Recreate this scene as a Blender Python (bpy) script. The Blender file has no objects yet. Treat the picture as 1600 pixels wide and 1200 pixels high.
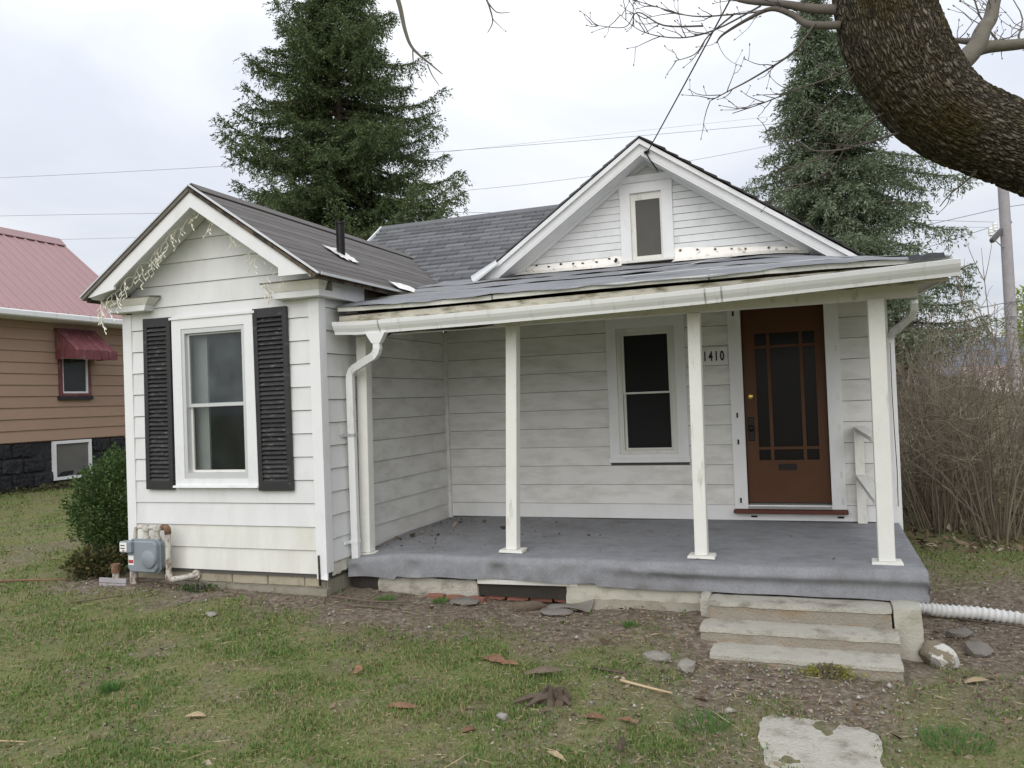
import bpy, bmesh, math, random
import numpy as np
from mathutils import Vector, Matrix, noise as mnoise

random.seed(7)
rng = np.random.default_rng(11)
SC = bpy.context.scene
COL = SC.collection
R = math.radians

# ------------------------------------------------------------------ camera, sky, sun, exposure
cam_d = bpy.data.cameras.new('camera')
cam = bpy.data.objects.new('camera', cam_d); COL.objects.link(cam); SC.camera = cam
F, YAW, PITCH, ROLL = 1284.5, 0.35791, 0.020695, -0.038014
CAM = Vector((4.048, -6.0866, 1.5856))
cam_d.sensor_width = 36.0; cam_d.lens = F / 1600 * 36.0
cam_d.clip_start = 0.05; cam_d.clip_end = 5000
fw = Vector((-math.sin(YAW) * math.cos(PITCH), math.cos(YAW) * math.cos(PITCH), math.sin(PITCH)))
rt0 = Vector((math.cos(YAW), math.sin(YAW), 0)); up0 = rt0.cross(fw)
rt = math.cos(ROLL) * rt0 + math.sin(ROLL) * up0
up = -math.sin(ROLL) * rt0 + math.cos(ROLL) * up0
mw = Matrix.Identity(4)
for i in range(3):
    mw[i][0] = rt[i]; mw[i][1] = up[i]; mw[i][2] = -fw[i]; mw[i][3] = CAM[i]
cam.matrix_world = mw

SUN_EL, SUN_AZ = R(33), R(277)     # azimuth the light comes from, measured from +x, anticlockwise
world = bpy.data.worlds.new('World'); SC.world = world; world.use_nodes = True
wt = world.node_tree; wt.nodes.clear()
def wn(t, **k):
    n = wt.nodes.new(t)
    for a, b in k.items(): setattr(n, a, b)
    return n
wout = wn('ShaderNodeOutputWorld')
sky = wn('ShaderNodeTexSky', sky_type='NISHITA', sun_disc=False)
sky.sun_elevation = SUN_EL; sky.sun_rotation = R(90) - SUN_AZ; sky.dust_density = 3.0
bg_sky = wn('ShaderNodeBackground'); bg_sky.inputs['Strength'].default_value = 0.12
wt.links.new(sky.outputs['Color'], bg_sky.inputs['Color'])
tc = wn('ShaderNodeTexCoord'); sep = wn('ShaderNodeSeparateXYZ')
wt.links.new(tc.outputs['Generated'], sep.inputs[0])
# flatten the cloud layer towards the horizon: direction / (z + 0.25)
addz = wn('ShaderNodeMath', operation='ADD'); addz.inputs[1].default_value = 0.28
absz = wn('ShaderNodeMath', operation='ABSOLUTE'); wt.links.new(sep.outputs['Z'], absz.inputs[0]); wt.links.new(absz.outputs[0], addz.inputs[0])
dv = wn('ShaderNodeVectorMath', operation='DIVIDE'); cz = wn('ShaderNodeCombineXYZ')
for i in range(3): wt.links.new(addz.outputs[0], cz.inputs[i])
wt.links.new(tc.outputs['Generated'], dv.inputs[0]); wt.links.new(cz.outputs[0], dv.inputs[1])
nz = wn('ShaderNodeTexNoise'); nz.inputs['Scale'].default_value = 1.5; nz.inputs['Detail'].default_value = 5; nz.inputs['Roughness'].default_value = 0.5
nz.inputs['Distortion'].default_value = 0.6
wt.links.new(dv.outputs[0], nz.inputs['Vector'])
cr = wn('ShaderNodeValToRGB')
cr.color_ramp.elements[0].position = 0.36; cr.color_ramp.elements[0].color = (0.625, 0.66, 0.735, 1)
cr.color_ramp.elements[1].position = 0.66; cr.color_ramp.elements[1].color = (0.795, 0.81, 0.84, 1)
wt.links.new(nz.outputs['Fac'], cr.inputs[0])
# an overcast sky is brighter overhead than at the horizon
mr = wn('ShaderNodeMapRange'); mr.inputs['From Min'].default_value = 0.0; mr.inputs['From Max'].default_value = 1.0
mr.inputs['To Min'].default_value = 0.86; mr.inputs['To Max'].default_value = 1.85
wt.links.new(sep.outputs['Z'], mr.inputs['Value'])
bg_c = wn('ShaderNodeBackground')
wt.links.new(cr.outputs['Color'], bg_c.inputs['Color']); wt.links.new(mr.outputs[0], bg_c.inputs['Strength'])
mx = wn('ShaderNodeMixShader'); mx.inputs[0].default_value = 0.93
wt.links.new(bg_sky.outputs[0], mx.inputs[1]); wt.links.new(bg_c.outputs[0], mx.inputs[2])
wt.links.new(mx.outputs[0], wout.inputs['Surface'])

sun_d = bpy.data.lights.new('sun', 'SUN'); sun_d.energy = 1.45; sun_d.angle = R(60); sun_d.color = (1, 0.97, 0.93)
sun = bpy.data.objects.new('sun', sun_d); COL.objects.link(sun); sun.location = (-10, -20, 30)
sdir = Vector((math.cos(SUN_AZ) * math.cos(SUN_EL), math.sin(SUN_AZ) * math.cos(SUN_EL), math.sin(SUN_EL)))
sun.rotation_euler = sdir.to_track_quat('Z', 'Y').to_euler()
SC.view_settings.view_transform = 'Standard'; SC.view_settings.look = 'None'
SC.view_settings.exposure = 0.2; SC.view_settings.gamma = 1.0; SC.view_settings.use_curve_mapping = False

# ------------------------------------------------------------------ helpers
WL = {}
def wloc(o): return WL.get(o.name, Vector((0, 0, 0))) if o else Vector((0, 0, 0))

class MB:
    def __init__(s): s.v = []; s.f = []
    def add(s, vs, fs):
        b = len(s.v); s.v += [tuple(v) for v in vs]; s.f += [tuple(b + i for i in f) for f in fs]; return s
    def hexa(s, p):          # 8 points: bottom ring 0-3, top ring 4-7
        return s.add(p, [(3, 2, 1, 0), (4, 5, 6, 7), (0, 1, 5, 4), (1, 2, 6, 5), (2, 3, 7, 6), (3, 0, 4, 7)])
    def box(s, x0, x1, y0, y1, z0, z1):
        return s.hexa([(x0, y0, z0), (x1, y0, z0), (x1, y1, z0), (x0, y1, z0), (x0, y0, z1), (x1, y0, z1), (x1, y1, z1), (x0, y1, z1)])
    def prism(s, pts, d):    # polygon (3d points) pushed along the vector d
        n = len(pts); d = Vector(d); a = [Vector(p) for p in pts]; b = [p + d for p in a]
        return s.add(a + b, [tuple(range(n - 1, -1, -1)), tuple(range(n, 2 * n))] + [(i, (i + 1) % n, n + (i + 1) % n, n + i) for i in range(n)])
    def bar(s, p, q, w, h, upv=(0, 0, 1)):   # rectangular bar from p to q
        p = Vector(p); q = Vector(q); d = (q - p).normalized(); u = Vector(upv)
        sd = d.cross(u)
        if sd.length < 1e-4: sd = d.cross(Vector((0, 1, 0)))
        sd.normalize(); u = sd.cross(d).normalized(); sd = sd * w / 2; u = u * h / 2
        return s.hexa([p - sd - u, p + sd - u, q + sd - u, q - sd - u, p - sd + u, p + sd + u, q + sd + u, q - sd + u])
    def tube(s, path, rad, n=8, cap=True):
        path = [Vector(p) for p in path]
        if not hasattr(rad, '__len__'): rad = [rad] * len(path)
        rings = []; prev = None
        for i, p in enumerate(path):
            d = (path[min(i + 1, len(path) - 1)] - path[max(i - 1, 0)])
            if d.length < 1e-7: d = Vector((0, 0, 1))
            d.normalize()
            if prev is None:
                a = d.cross(Vector((0, 0, 1)))
                if a.length < 1e-3: a = d.cross(Vector((1, 0, 0)))
            else: a = prev - d * prev.dot(d)
            a.normalize(); prev = a; b = d.cross(a)
            rings.append([p + (a * math.cos(2 * math.pi * k / n) + b * math.sin(2 * math.pi * k / n)) * rad[i] for k in range(n)])
        vs = [v for r in rings for v in r]; fs = []
        for i in range(len(path) - 1):
            for k in range(n):
                fs.append((i * n + k, i * n + (k + 1) % n, (i + 1) * n + (k + 1) % n, (i + 1) * n + k))
        if cap: fs += [tuple(range(n - 1, -1, -1)), tuple((len(path) - 1) * n + k for k in range(n))]
        return s.add(vs, fs)
    def lathe(s, c, prof, n=16, axis='z'):
        vs = []; fs = []
        for r, h in prof:
            for k in range(n):
                a = 2 * math.pi * k / n; u, w = r * math.cos(a), r * math.sin(a)
                vs.append((c[0] + u, c[1] + w, c[2] + h) if axis == 'z' else ((c[0] + u, c[1] + h, c[2] + w) if axis == 'y' else (c[0] + h, c[1] + u, c[2] + w)))
        for i in range(len(prof) - 1):
            for k in range(n): fs.append((i * n + k, i * n + (k + 1) % n, (i + 1) * n + (k + 1) % n, (i + 1) * n + k))
        fs += [tuple(range(n - 1, -1, -1)), tuple((len(prof) - 1) * n + k for k in range(n))]
        return s.add(vs, fs)

def mesh_np(name, V, Fq, nper):
    """fast mesh from numpy: V (n,3), Fq flat index array, nper verts per face (int or array)"""
    me = bpy.data.meshes.new(name); V = np.ascontiguousarray(V, np.float32)
    me.vertices.add(len(V)); me.vertices.foreach_set('co', V.ravel())
    Fq = np.ascontiguousarray(Fq, np.int32).ravel()
    if np.isscalar(nper): nper = np.full(len(Fq) // nper, nper, np.int32)
    st = np.concatenate([[0], np.cumsum(nper)[:-1]]).astype(np.int32)
    me.loops.add(len(Fq)); me.loops.foreach_set('vertex_index', Fq)
    me.polygons.add(len(nper)); me.polygons.foreach_set('loop_start', st)
    me.update(calc_edges=True); me.validate()
    return me

def link(name, me, mat, parent, loc):
    o = bpy.data.objects.new(name, me); COL.objects.link(o)
    if mat: me.materials.clear(); me.materials.append(mat)
    WL[o.name] = Vector(loc)
    if parent: o.parent = parent
    o.location = Vector(loc) - wloc(parent)
    return o

def obj(name, mb, mat, parent=None, smooth=False, bevel=0, base=False):
    """link one builder as ONE mesh object; its origin goes to its centre (or its base)"""
    a = np.array(mb.v); lo, hi = a.min(0), a.max(0); c = (lo + hi) / 2
    if base or parent is None: c[2] = lo[2]
    me = bpy.data.meshes.new(name); me.from_pydata([tuple(v) for v in a - c], [], mb.f)
    bm = bmesh.new(); bm.from_mesh(me); bmesh.ops.recalc_face_normals(bm, faces=bm.faces)
    if bevel: bmesh.ops.bevel(bm, geom=bm.edges[:], offset=bevel, segments=1, affect='EDGES', clamp_overlap=True)
    bm.to_mesh(me); bm.free()
    if smooth:
        for p in me.polygons: p.use_smooth = True
        if smooth == 'auto':
            me.set_sharp_from_angle(angle=R(40))
    me.update()
    return link(name, me, mat, parent, c)

def tag(o, label=None, cat=None, group=None, kind=None):
    if label: o['label'] = label
    if cat: o['category'] = cat
    if group: o['group'] = group
    if kind: o['kind'] = kind
    return o

def thing(name, loc, label, cat, group=None):
    o = bpy.data.objects.new(name, None); COL.objects.link(o); o.location = loc; o.empty_display_size = 0.2
    WL[o.name] = Vector(loc)
    return tag(o, label, cat, group)

# ------------------------------------------------------------------ materials
def M(name, base, rough=0.75, var=0.12, scale=6.0, bump=0.0, bscale=60.0, rnd=0.0, metal=0.0, spec=0.3,
      dirt=None, dirt_amt=0.0, dirt_scale=(3, 3, 0.6), dirt_lo=0.5, dirt_hi=0.75, island=0.0, speck=0.0, bdist=0.01, fine=0.0):
    m = bpy.data.materials.new(name); m.use_nodes = True; t = m.node_tree; N = t.nodes; L = t.links
    bs = N['Principled BSDF']; bs.inputs['Roughness'].default_value = rough; bs.inputs['Metallic'].default_value = metal
    bs.inputs['Specular IOR Level'].default_value = spec
    g = N.new('ShaderNodeNewGeometry'); oi = N.new('ShaderNodeObjectInfo')
    off = N.new('ShaderNodeVectorMath'); off.operation = 'MULTIPLY_ADD'
    rv = N.new('ShaderNodeCombineXYZ')
    for i in range(3): L.new(oi.outputs['Random'], rv.inputs[i])
    L.new(rv.outputs[0], off.inputs[0]); off.inputs[1].default_value = (7, 11, 5); L.new(g.outputs['Position'], off.inputs[2])
    nt = N.new('ShaderNodeTexNoise'); nt.inputs['Scale'].default_value = scale; nt.inputs['Detail'].default_value = 6
    nt.inputs['Roughness'].default_value = 0.62
    L.new(off.outputs[0], nt.inputs['Vector'])
    def mth(op, a, b):
        n = N.new('ShaderNodeMath'); n.operation = op
        for i, x in enumerate((a, b)):
            if isinstance(x, (int, float)): n.inputs[i].default_value = x
            else: L.new(x, n.inputs[i])
        return n.outputs[0]
    k = mth('MULTIPLY_ADD', nt.outputs['Fac'], var * 2.6); k.node.inputs[2].default_value = 1 - var * 1.3
    if rnd:
        q = mth('MULTIPLY_ADD', oi.outputs['Random'], rnd * 2); q.node.inputs[2].default_value = 1 - rnd
        k = mth('MULTIPLY', k, q)
    if island:
        q = mth('MULTIPLY_ADD', g.outputs['Random Per Island'], island * 2); q.node.inputs[2].default_value = 1 - island
        k = mth('MULTIPLY', k, q)
    if fine:
        nf = N.new('ShaderNodeTexNoise'); nf.inputs['Scale'].default_value = 170; nf.inputs['Detail'].default_value = 3
        L.new(g.outputs['Position'], nf.inputs['Vector'])
        q = mth('MULTIPLY_ADD', nf.outputs['Fac'], fine * 4); q.node.inputs[2].default_value = 1 - fine * 2
        k = mth('MULTIPLY', k, q)
    cm = N.new('ShaderNodeVectorMath'); cm.operation = 'SCALE'; cm.inputs[0].default_value = base; L.new(k, cm.inputs['Scale'])
    colr = cm.outputs[0]
    if dirt is not None:
        mp = N.new('ShaderNodeVectorMath'); mp.operation = 'MULTIPLY'; mp.inputs[1].default_value = dirt_scale
        L.new(off.outputs[0], mp.inputs[0])
        nd = N.new('ShaderNodeTexNoise'); nd.inputs['Scale'].default_value = 2.0; nd.inputs['Detail'].default_value = 7; nd.inputs['Roughness'].default_value = 0.65
        L.new(mp.outputs[0], nd.inputs['Vector'])
        mrn = N.new('ShaderNodeMapRange'); mrn.inputs['From Min'].default_value = dirt_lo; mrn.inputs['From Max'].default_value = dirt_hi
        mrn.inputs['To Max'].default_value = dirt_amt; L.new(nd.outputs['Fac'], mrn.inputs['Value'])
        mi = N.new('ShaderNodeMix'); mi.data_type = 'RGBA'; L.new(mrn.outputs[0], mi.inputs['Factor'])
        L.new(colr, mi.inputs['A']); mi.inputs['B'].default_value = (*dirt, 1); colr = mi.outputs['Result']
    L.new(colr, bs.inputs['Base Color'])
    if bump:
        nb = N.new('ShaderNodeTexNoise'); nb.inputs['Scale'].default_value = bscale; nb.inputs['Detail'].default_value = 5
        L.new(g.outputs['Position'], nb.inputs['Vector'])
        bn = N.new('ShaderNodeBump'); bn.inputs['Strength'].default_value = bump; bn.inputs['Distance'].default_value = bdist
        L.new(nb.outputs['Fac'], bn.inputs['Height']); L.new(bn.outputs['Normal'], bs.inputs['Normal'])
    return m

GRIME = (0.30, 0.29, 0.24); MOSS = (0.16, 0.17, 0.10); RUST = (0.20, 0.07, 0.025)
m_siding = M('white_siding', (0.695, 0.70, 0.70), 0.6, 0.05, 3, 0.12, 90, rnd=0.015, dirt=(0.48, 0.48, 0.43), dirt_amt=0.40, dirt_scale=(1.6, 1.6, 0.5), dirt_lo=0.48)
m_siding_p = M('weathered_siding', (0.70, 0.695, 0.675), 0.7, 0.05, 3, 0.12, 90, rnd=0.03, dirt=(0.40, 0.385, 0.335), dirt_amt=0.62, dirt_scale=(1.3, 1.3, 4.0), dirt_lo=0.44)
m_siding_low = M('stained_siding', (0.55, 0.53, 0.46), 0.8, 0.2, 6, 0.2, 60, dirt=(0.2, 0.18, 0.12), dirt_amt=0.8, dirt_scale=(3, 3, 1))
m_clap = M('clapboard_paint', (0.70, 0.71, 0.715), 0.7, 0.05, 5, 0.15, 60, rnd=0.03, dirt=(0.42, 0.42, 0.40), dirt_amt=0.5, dirt_scale=(2, 2, 2), dirt_lo=0.52)
m_trim = M('white_trim', (0.735, 0.74, 0.745), 0.6, 0.04, 5, 0.1, 60, dirt=(0.5, 0.5, 0.46), dirt_amt=0.4, dirt_scale=(2, 2, 1), dirt_lo=0.52)
m_trim_old = M('peeling_white_paint', (0.70, 0.69, 0.64), 0.75, 0.07, 8, 0.3, 70, dirt=(0.33, 0.31, 0.23), dirt_amt=0.5, dirt_scale=(5, 5, 2.5), dirt_lo=0.57, dirt_hi=0.7)
m_fascia = M('mossy_stained_fascia', (0.56, 0.53, 0.44), 0.85, 0.12, 6, 0.3, 70, dirt=(0.15, 0.13, 0.07), dirt_amt=0.85, dirt_scale=(2.5, 4, 9), dirt_lo=0.46, dirt_hi=0.64)
m_siding_b = M('splash_stained_siding', (0.69, 0.685, 0.645), 0.65, 0.06, 3, 0.12, 90, rnd=0.015, dirt=(0.52, 0.495, 0.40), dirt_amt=0.5, dirt_scale=(2.5, 2.5, 0.6), dirt_lo=0.42)
m_post = M('cream_post_paint', (0.74, 0.735, 0.69), 0.7, 0.06, 7, 0.2, 80, dirt=(0.30, 0.28, 0.20), dirt_amt=0.5, dirt_scale=(6, 6, 1.2), dirt_lo=0.60, dirt_hi=0.72)
m_gutter = M('gutter_enamel', (0.762, 0.768, 0.762), 0.4, 0.04, 3, dirt=(0.35, 0.33, 0.27), dirt_amt=0.5, dirt_scale=(8, 4, 1.5), dirt_lo=0.56, dirt_hi=0.72, spec=0.4)
m_wall = M('wall_sheathing', (0.10, 0.095, 0.088), 0.9, 0.1)
m_inside = M('dark_interior', (0.05, 0.045, 0.04), 0.9, 0.1)
m_rot = M('rotten_wood', (0.115, 0.09, 0.065), 0.95, 0.4, 14, 0.6, 50, dirt=(0.02, 0.017, 0.015), dirt_amt=0.9, dirt_scale=(4, 4, 2), dirt_lo=0.45, dirt_hi=0.6)
m_shing = M('brown_grey_shingle', (0.135, 0.126, 0.118), 0.95, 0.16, 5, 0.5, 300, rnd=0.14, fine=0.12)
m_shing_b = M('slate_grey_shingle', (0.135, 0.138, 0.145), 0.95, 0.18, 4, 0.5, 300, rnd=0.24, fine=0.12)
m_shing_old = M('curled_black_shingle', (0.045, 0.042, 0.04), 0.95, 0.3, 9, 0.5, 200, rnd=0.2)
m_roll = M('grey_roll_roofing', (0.20, 0.205, 0.214), 0.6, 0.2, 3, 0.4, 250, dirt=(0.10, 0.105, 0.11), dirt_amt=0.7, dirt_scale=(1.5, 3, 2), dirt_lo=0.48, spec=0.4)
m_tar = M('black_tar_edge', (0.02, 0.02, 0.021), 0.6, 0.3)
m_flash = M('bright_flashing', (0.80, 0.78, 0.74), 0.4, 0.08, 9, 0.2, 30, metal=0.25, dirt=(0.3, 0.26, 0.2), dirt_amt=0.7, dirt_scale=(7, 7, 7), dirt_lo=0.58, dirt_hi=0.66)
m_galv = M('galvanised_sheet', (0.55, 0.56, 0.57), 0.4, 0.1, 9, metal=0.6)
m_found = M('tan_foundation_block', (0.36, 0.32, 0.24), 0.95, 0.15, 10, 0.5, 90, rnd=0.08, dirt=(0.16, 0.14, 0.10), dirt_amt=0.8, dirt_scale=(4, 4, 3))
m_mortar = M('grey_mortar', (0.27, 0.25, 0.20), 0.95, 0.2, 12, 0.5, 90, dirt=(0.12, 0.10, 0.07), dirt_amt=0.8, dirt_scale=(3, 3, 3))
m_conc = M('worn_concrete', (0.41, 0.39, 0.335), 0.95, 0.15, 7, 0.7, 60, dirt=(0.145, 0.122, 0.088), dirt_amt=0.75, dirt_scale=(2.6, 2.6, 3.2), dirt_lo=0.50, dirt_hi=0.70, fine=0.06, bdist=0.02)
m_whitewash = M('whitewashed_wall', (0.44, 0.425, 0.36), 0.95, 0.12, 8, 0.6, 70, dirt=(0.26, 0.24, 0.17), dirt_amt=0.9, dirt_scale=(3, 3, 5), dirt_lo=0.48)
m_flaky = M('flaking_mossy_concrete', (0.20, 0.17, 0.12), 0.95, 0.2, 10, 0.7, 60, dirt=(0.55, 0.54, 0.5), dirt_amt=0.9, dirt_scale=(4, 4, 4), dirt_lo=0.5, dirt_hi=0.54)
m_brick = M('red_brick', (0.26, 0.12, 0.085), 0.95, 0.25, 15, 0.5, 80, rnd=0.15)
m_black = M('black_shutter_paint', (0.022, 0.022, 0.023), 0.45, 0.3, 8, dirt=(0.16, 0.16, 0.155), dirt_amt=0.5, dirt_scale=(6, 6, 9), dirt_lo=0.6, dirt_hi=0.72, spec=0.5)
m_slat = M('weathered_black_slat', (0.035, 0.035, 0.036), 0.42, 0.3, 12, rnd=0.25, dirt=(0.24, 0.24, 0.23), dirt_amt=0.6, dirt_scale=(8, 8, 14), dirt_lo=0.57, dirt_hi=0.70, spec=0.5)
m_alu = M('aluminium_frame', (0.60, 0.61, 0.61), 0.45, 0.06, metal=0.35)
m_sash = M('off_white_sash', (0.66, 0.66, 0.62), 0.6, 0.05, dirt=GRIME, dirt_amt=0.4)
m_door = M('red_brown_door', (0.082, 0.032, 0.012), 0.5, 0.12, 4, 0.05, 30, spec=0.25)
m_sill = M('dark_red_sill', (0.10, 0.03, 0.02), 0.6, 0.2, 8)
m_iron = M('black_iron', (0.015, 0.014, 0.013), 0.4, 0.2, metal=0.4)
m_brass = M('brass', (0.75, 0.52, 0.16), 0.25, 0.05, metal=1.0)
m_num = M('black_numeral', (0.012, 0.012, 0.012), 0.5, 0)
m_carpet = M('blue_grey_carpet', (0.29, 0.296, 0.312), 1.0, 0.22, 9, 0.7, 380, spec=0.05, fine=0.3, dirt=(0.15, 0.145, 0.14), dirt_amt=0.6, dirt_scale=(1.2, 1.2, 1.2), dirt_lo=0.5)
m_deck = M('dark_deck_wood', (0.035, 0.03, 0.025), 0.9, 0.3, 10)
m_ceil = M('porch_ceiling_paint', (0.55, 0.54, 0.49), 0.8, 0.1, 5, dirt=(0.25, 0.24, 0.2), dirt_amt=0.5)
m_brown = M('tan_siding', (0.345, 0.235, 0.172), 0.7, 0.06, 4, 0.1, 80, rnd=0.04)
m_pink = M('pink_metal_roof', (0.335, 0.20, 0.20), 0.45, 0.07, 2, rnd=0.03, spec=0.4)
m_maroon = M('maroon_awning', (0.155, 0.048, 0.055), 0.45, 0.2, 7, dirt=(0.32, 0.24, 0.24), dirt_amt=0.5, dirt_scale=(5, 5, 2))
m_blackblock = M('black_rockface_block', (0.022, 0.022, 0.025), 0.7, 0.4, 9, 0.9, 14, rnd=0.2, bdist=0.05)
m_bark = M('spruce_bark', (0.13, 0.105, 0.085), 0.95, 0.35, 9, 0.7, 30)
m_twig = M('bare_twig', (0.115, 0.10, 0.085), 0.9, 0.2, 9, island=0.25)
m_brush = M('brown_brush_stem', (0.185, 0.152, 0.112), 0.9, 0.2, 3, island=0.45)
m_pole = M('grey_utility_pole', (0.35, 0.33, 0.345), 0.9, 0.2, 6)
m_arm = M('dark_grey_timber', (0.12, 0.115, 0.115), 0.9, 0.15, 6)
m_wire = M('dark_cable', (0.22, 0.24, 0.30), 0.6, 0)
m_meter = M('grey_meter_paint', (0.23, 0.26, 0.285), 0.45, 0.1, 12, spec=0.4, dirt=RUST, dirt_amt=0.4, dirt_scale=(9, 9, 9), dirt_lo=0.62)
m_pipe = M('chalky_pipe_paint', (0.50, 0.48, 0.43), 0.7, 0.15, 14, dirt=(0.15, 0.075, 0.035), dirt_amt=0.85, dirt_scale=(9, 9, 6), dirt_lo=0.50, dirt_hi=0.62)
m_rust = M('rusty_iron', (0.17, 0.095, 0.055), 0.9, 0.35, 30, 0.4, 120, dirt=(0.36, 0.32, 0.26), dirt_amt=0.6, dirt_scale=(12, 12, 12))
m_labelw = M('white_label', (0.78, 0.78, 0.76), 0.5, 0.02)
m_labelr = M('red_label_band', (0.40, 0.06, 0.05), 0.5, 0.05)
m_pvc = M('white_corrugated_plastic', (0.60, 0.60, 0.585), 0.5, 0.04, dirt=GRIME, dirt_amt=0.5)
m_stone = M('pale_limestone', (0.27, 0.255, 0.225), 0.95, 0.2, 14, 0.7, 60, rnd=0.15, dirt=(0.2, 0.17, 0.13), dirt_amt=0.7, dirt_scale=(9, 9, 9))
m_slate = M('grey_brown_slate', (0.17, 0.155, 0.135), 0.9, 0.25, 12, 0.6, 60, rnd=0.15)
m_wood = M('split_orange_wood', (0.20, 0.115, 0.068), 0.9, 0.45, 25, 0.7, 60, rnd=0.2, dirt=(0.10, 0.06, 0.04), dirt_amt=0.8, dirt_scale=(15, 15, 15))
m_barkp = M('dark_bark_chip', (0.13, 0.10, 0.075), 0.95, 0.35, 25, 0.7, 60, rnd=0.25)
m_straw = M('dry_stick', (0.40, 0.31, 0.19), 0.9, 0.2, 20, rnd=0.25)
m_bulb = M('clear_light_bulb', (0.80, 0.76, 0.64), 0.3, 0.05, spec=0.5)
m_cord = M('white_light_cord', (0.82, 0.80, 0.72), 0.6, 0.05)
m_zinc = M('grey_zinc_wire', (0.28, 0.29, 0.30), 0.5, 0.1, metal=0.5)
m_farwall = M('far_house_wall', (0.55, 0.50, 0.50), 0.9, 0.05, rnd=0.25)
m_farroof = M('far_house_roof', (0.28, 0.21, 0.21), 0.9, 0.05, rnd=0.3)

def leafmat(name, cols, rough=0.6, trans=0.25, vscale=0.8, v=0.25):
    m = bpy.data.materials.new(name); m.use_nodes = True; t = m.node_tree; N = t.nodes; L = t.links
    bs = N['Principled BSDF']; bs.inputs['Roughness'].default_value = rough; bs.inputs['Specular IOR Level'].default_value = 0.25
    g = N.new('ShaderNodeNewGeometry'); rp = N.new('ShaderNodeValToRGB'); e = rp.color_ramp.elements
    e[0].color = (*cols[0], 1); e[1].color = (*cols[-1], 1)
    for i, c in enumerate(cols[1:-1]): x = e.new((i + 1) / (len(cols) - 1)); x.color = (*c, 1)
    nt = N.new('ShaderNodeTexNoise'); nt.inputs['Scale'].default_value = vscale; nt.inputs['Detail'].default_value = 3
    L.new(g.outputs['Position'], nt.inputs['Vector'])
    ma = N.new('ShaderNodeMath'); ma.operation = 'MULTIPLY_ADD'; L.new(nt.outputs['Fac'], ma.inputs[0]); ma.inputs[1].default_value = v * 4; ma.inputs[2].default_value = -v * 2
    ad = N.new('ShaderNodeMath'); ad.operation = 'ADD'; ad.use_clamp = True; L.new(g.outputs['Random Per Island'], ad.inputs[0]); L.new(ma.outputs[0], ad.inputs[1])
    L.new(ad.outputs[0], rp.inputs[0]); L.new(rp.outputs[0], bs.inputs['Base Color'])
    tr = N.new('ShaderNodeBsdfTranslucent'); L.new(rp.outputs[0], tr.inputs['Color'])
    mxs = N.new('ShaderNodeMixShader'); mxs.inputs[0].default_value = trans
    L.new(bs.outputs[0], mxs.inputs[1]); L.new(tr.outputs[0], mxs.inputs[2]); L.new(mxs.outputs[0], N['Material Output'].inputs['Surface'])
    return m
m_needle = leafmat('dark_spruce_needles', [(0.038, 0.062, 0.024), (0.082, 0.120, 0.046), (0.160, 0.190, 0.086)])
m_needle_b = leafmat('blue_green_spruce_needles', [(0.078, 0.108, 0.052), (0.155, 0.195, 0.118), (0.28, 0.325, 0.225)])
m_boxleaf = leafmat('boxwood_leaves', [(0.028, 0.055, 0.015), (0.055, 0.098, 0.027), (0.105, 0.160, 0.048)], vscale=4)
m_lowleaf = leafmat('low_juniper_needles', [(0.04, 0.05, 0.02), (0.08, 0.09, 0.035), (0.20, 0.15, 0.06)], vscale=5)
m_hay = leafmat('dry_straw_bits', [(0.16, 0.12, 0.07), (0.28, 0.22, 0.13), (0.40, 0.34, 0.22)], trans=0.0, rough=0.9, vscale=3, v=0.1)
m_grass = leafmat('short_lawn_blades', [(0.078, 0.165, 0.030), (0.135, 0.225, 0.050), (0.20, 0.235, 0.080), (0.32, 0.28, 0.14)], vscale=1.2, trans=0.3, v=0.3)
m_green = leafmat('fresh_green_blades', [(0.07, 0.16, 0.035), (0.11, 0.22, 0.06), (0.15, 0.25, 0.08)], trans=0.3)
m_spring = leafmat('pale_spring_leaves', [(0.20, 0.26, 0.06), (0.28, 0.34, 0.10), (0.34, 0.40, 0.16)], trans=0.3)
m_yellow = leafmat('yellowish_weed', [(0.16, 0.18, 0.04), (0.28, 0.27, 0.07), (0.36, 0.33, 0.12)], vscale=9)
m_litter = leafmat('brown_litter', [(0.055, 0.04, 0.03), (0.12, 0.085, 0.055), (0.21, 0.155, 0.10), (0.36, 0.31, 0.24)], trans=0.0, rough=0.9, vscale=3, v=0.1)
m_gravel = leafmat('pale_gravel', [(0.16, 0.145, 0.125), (0.26, 0.24, 0.21), (0.42, 0.40, 0.37)], trans=0.0, rough=0.9, v=0.05)

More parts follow.
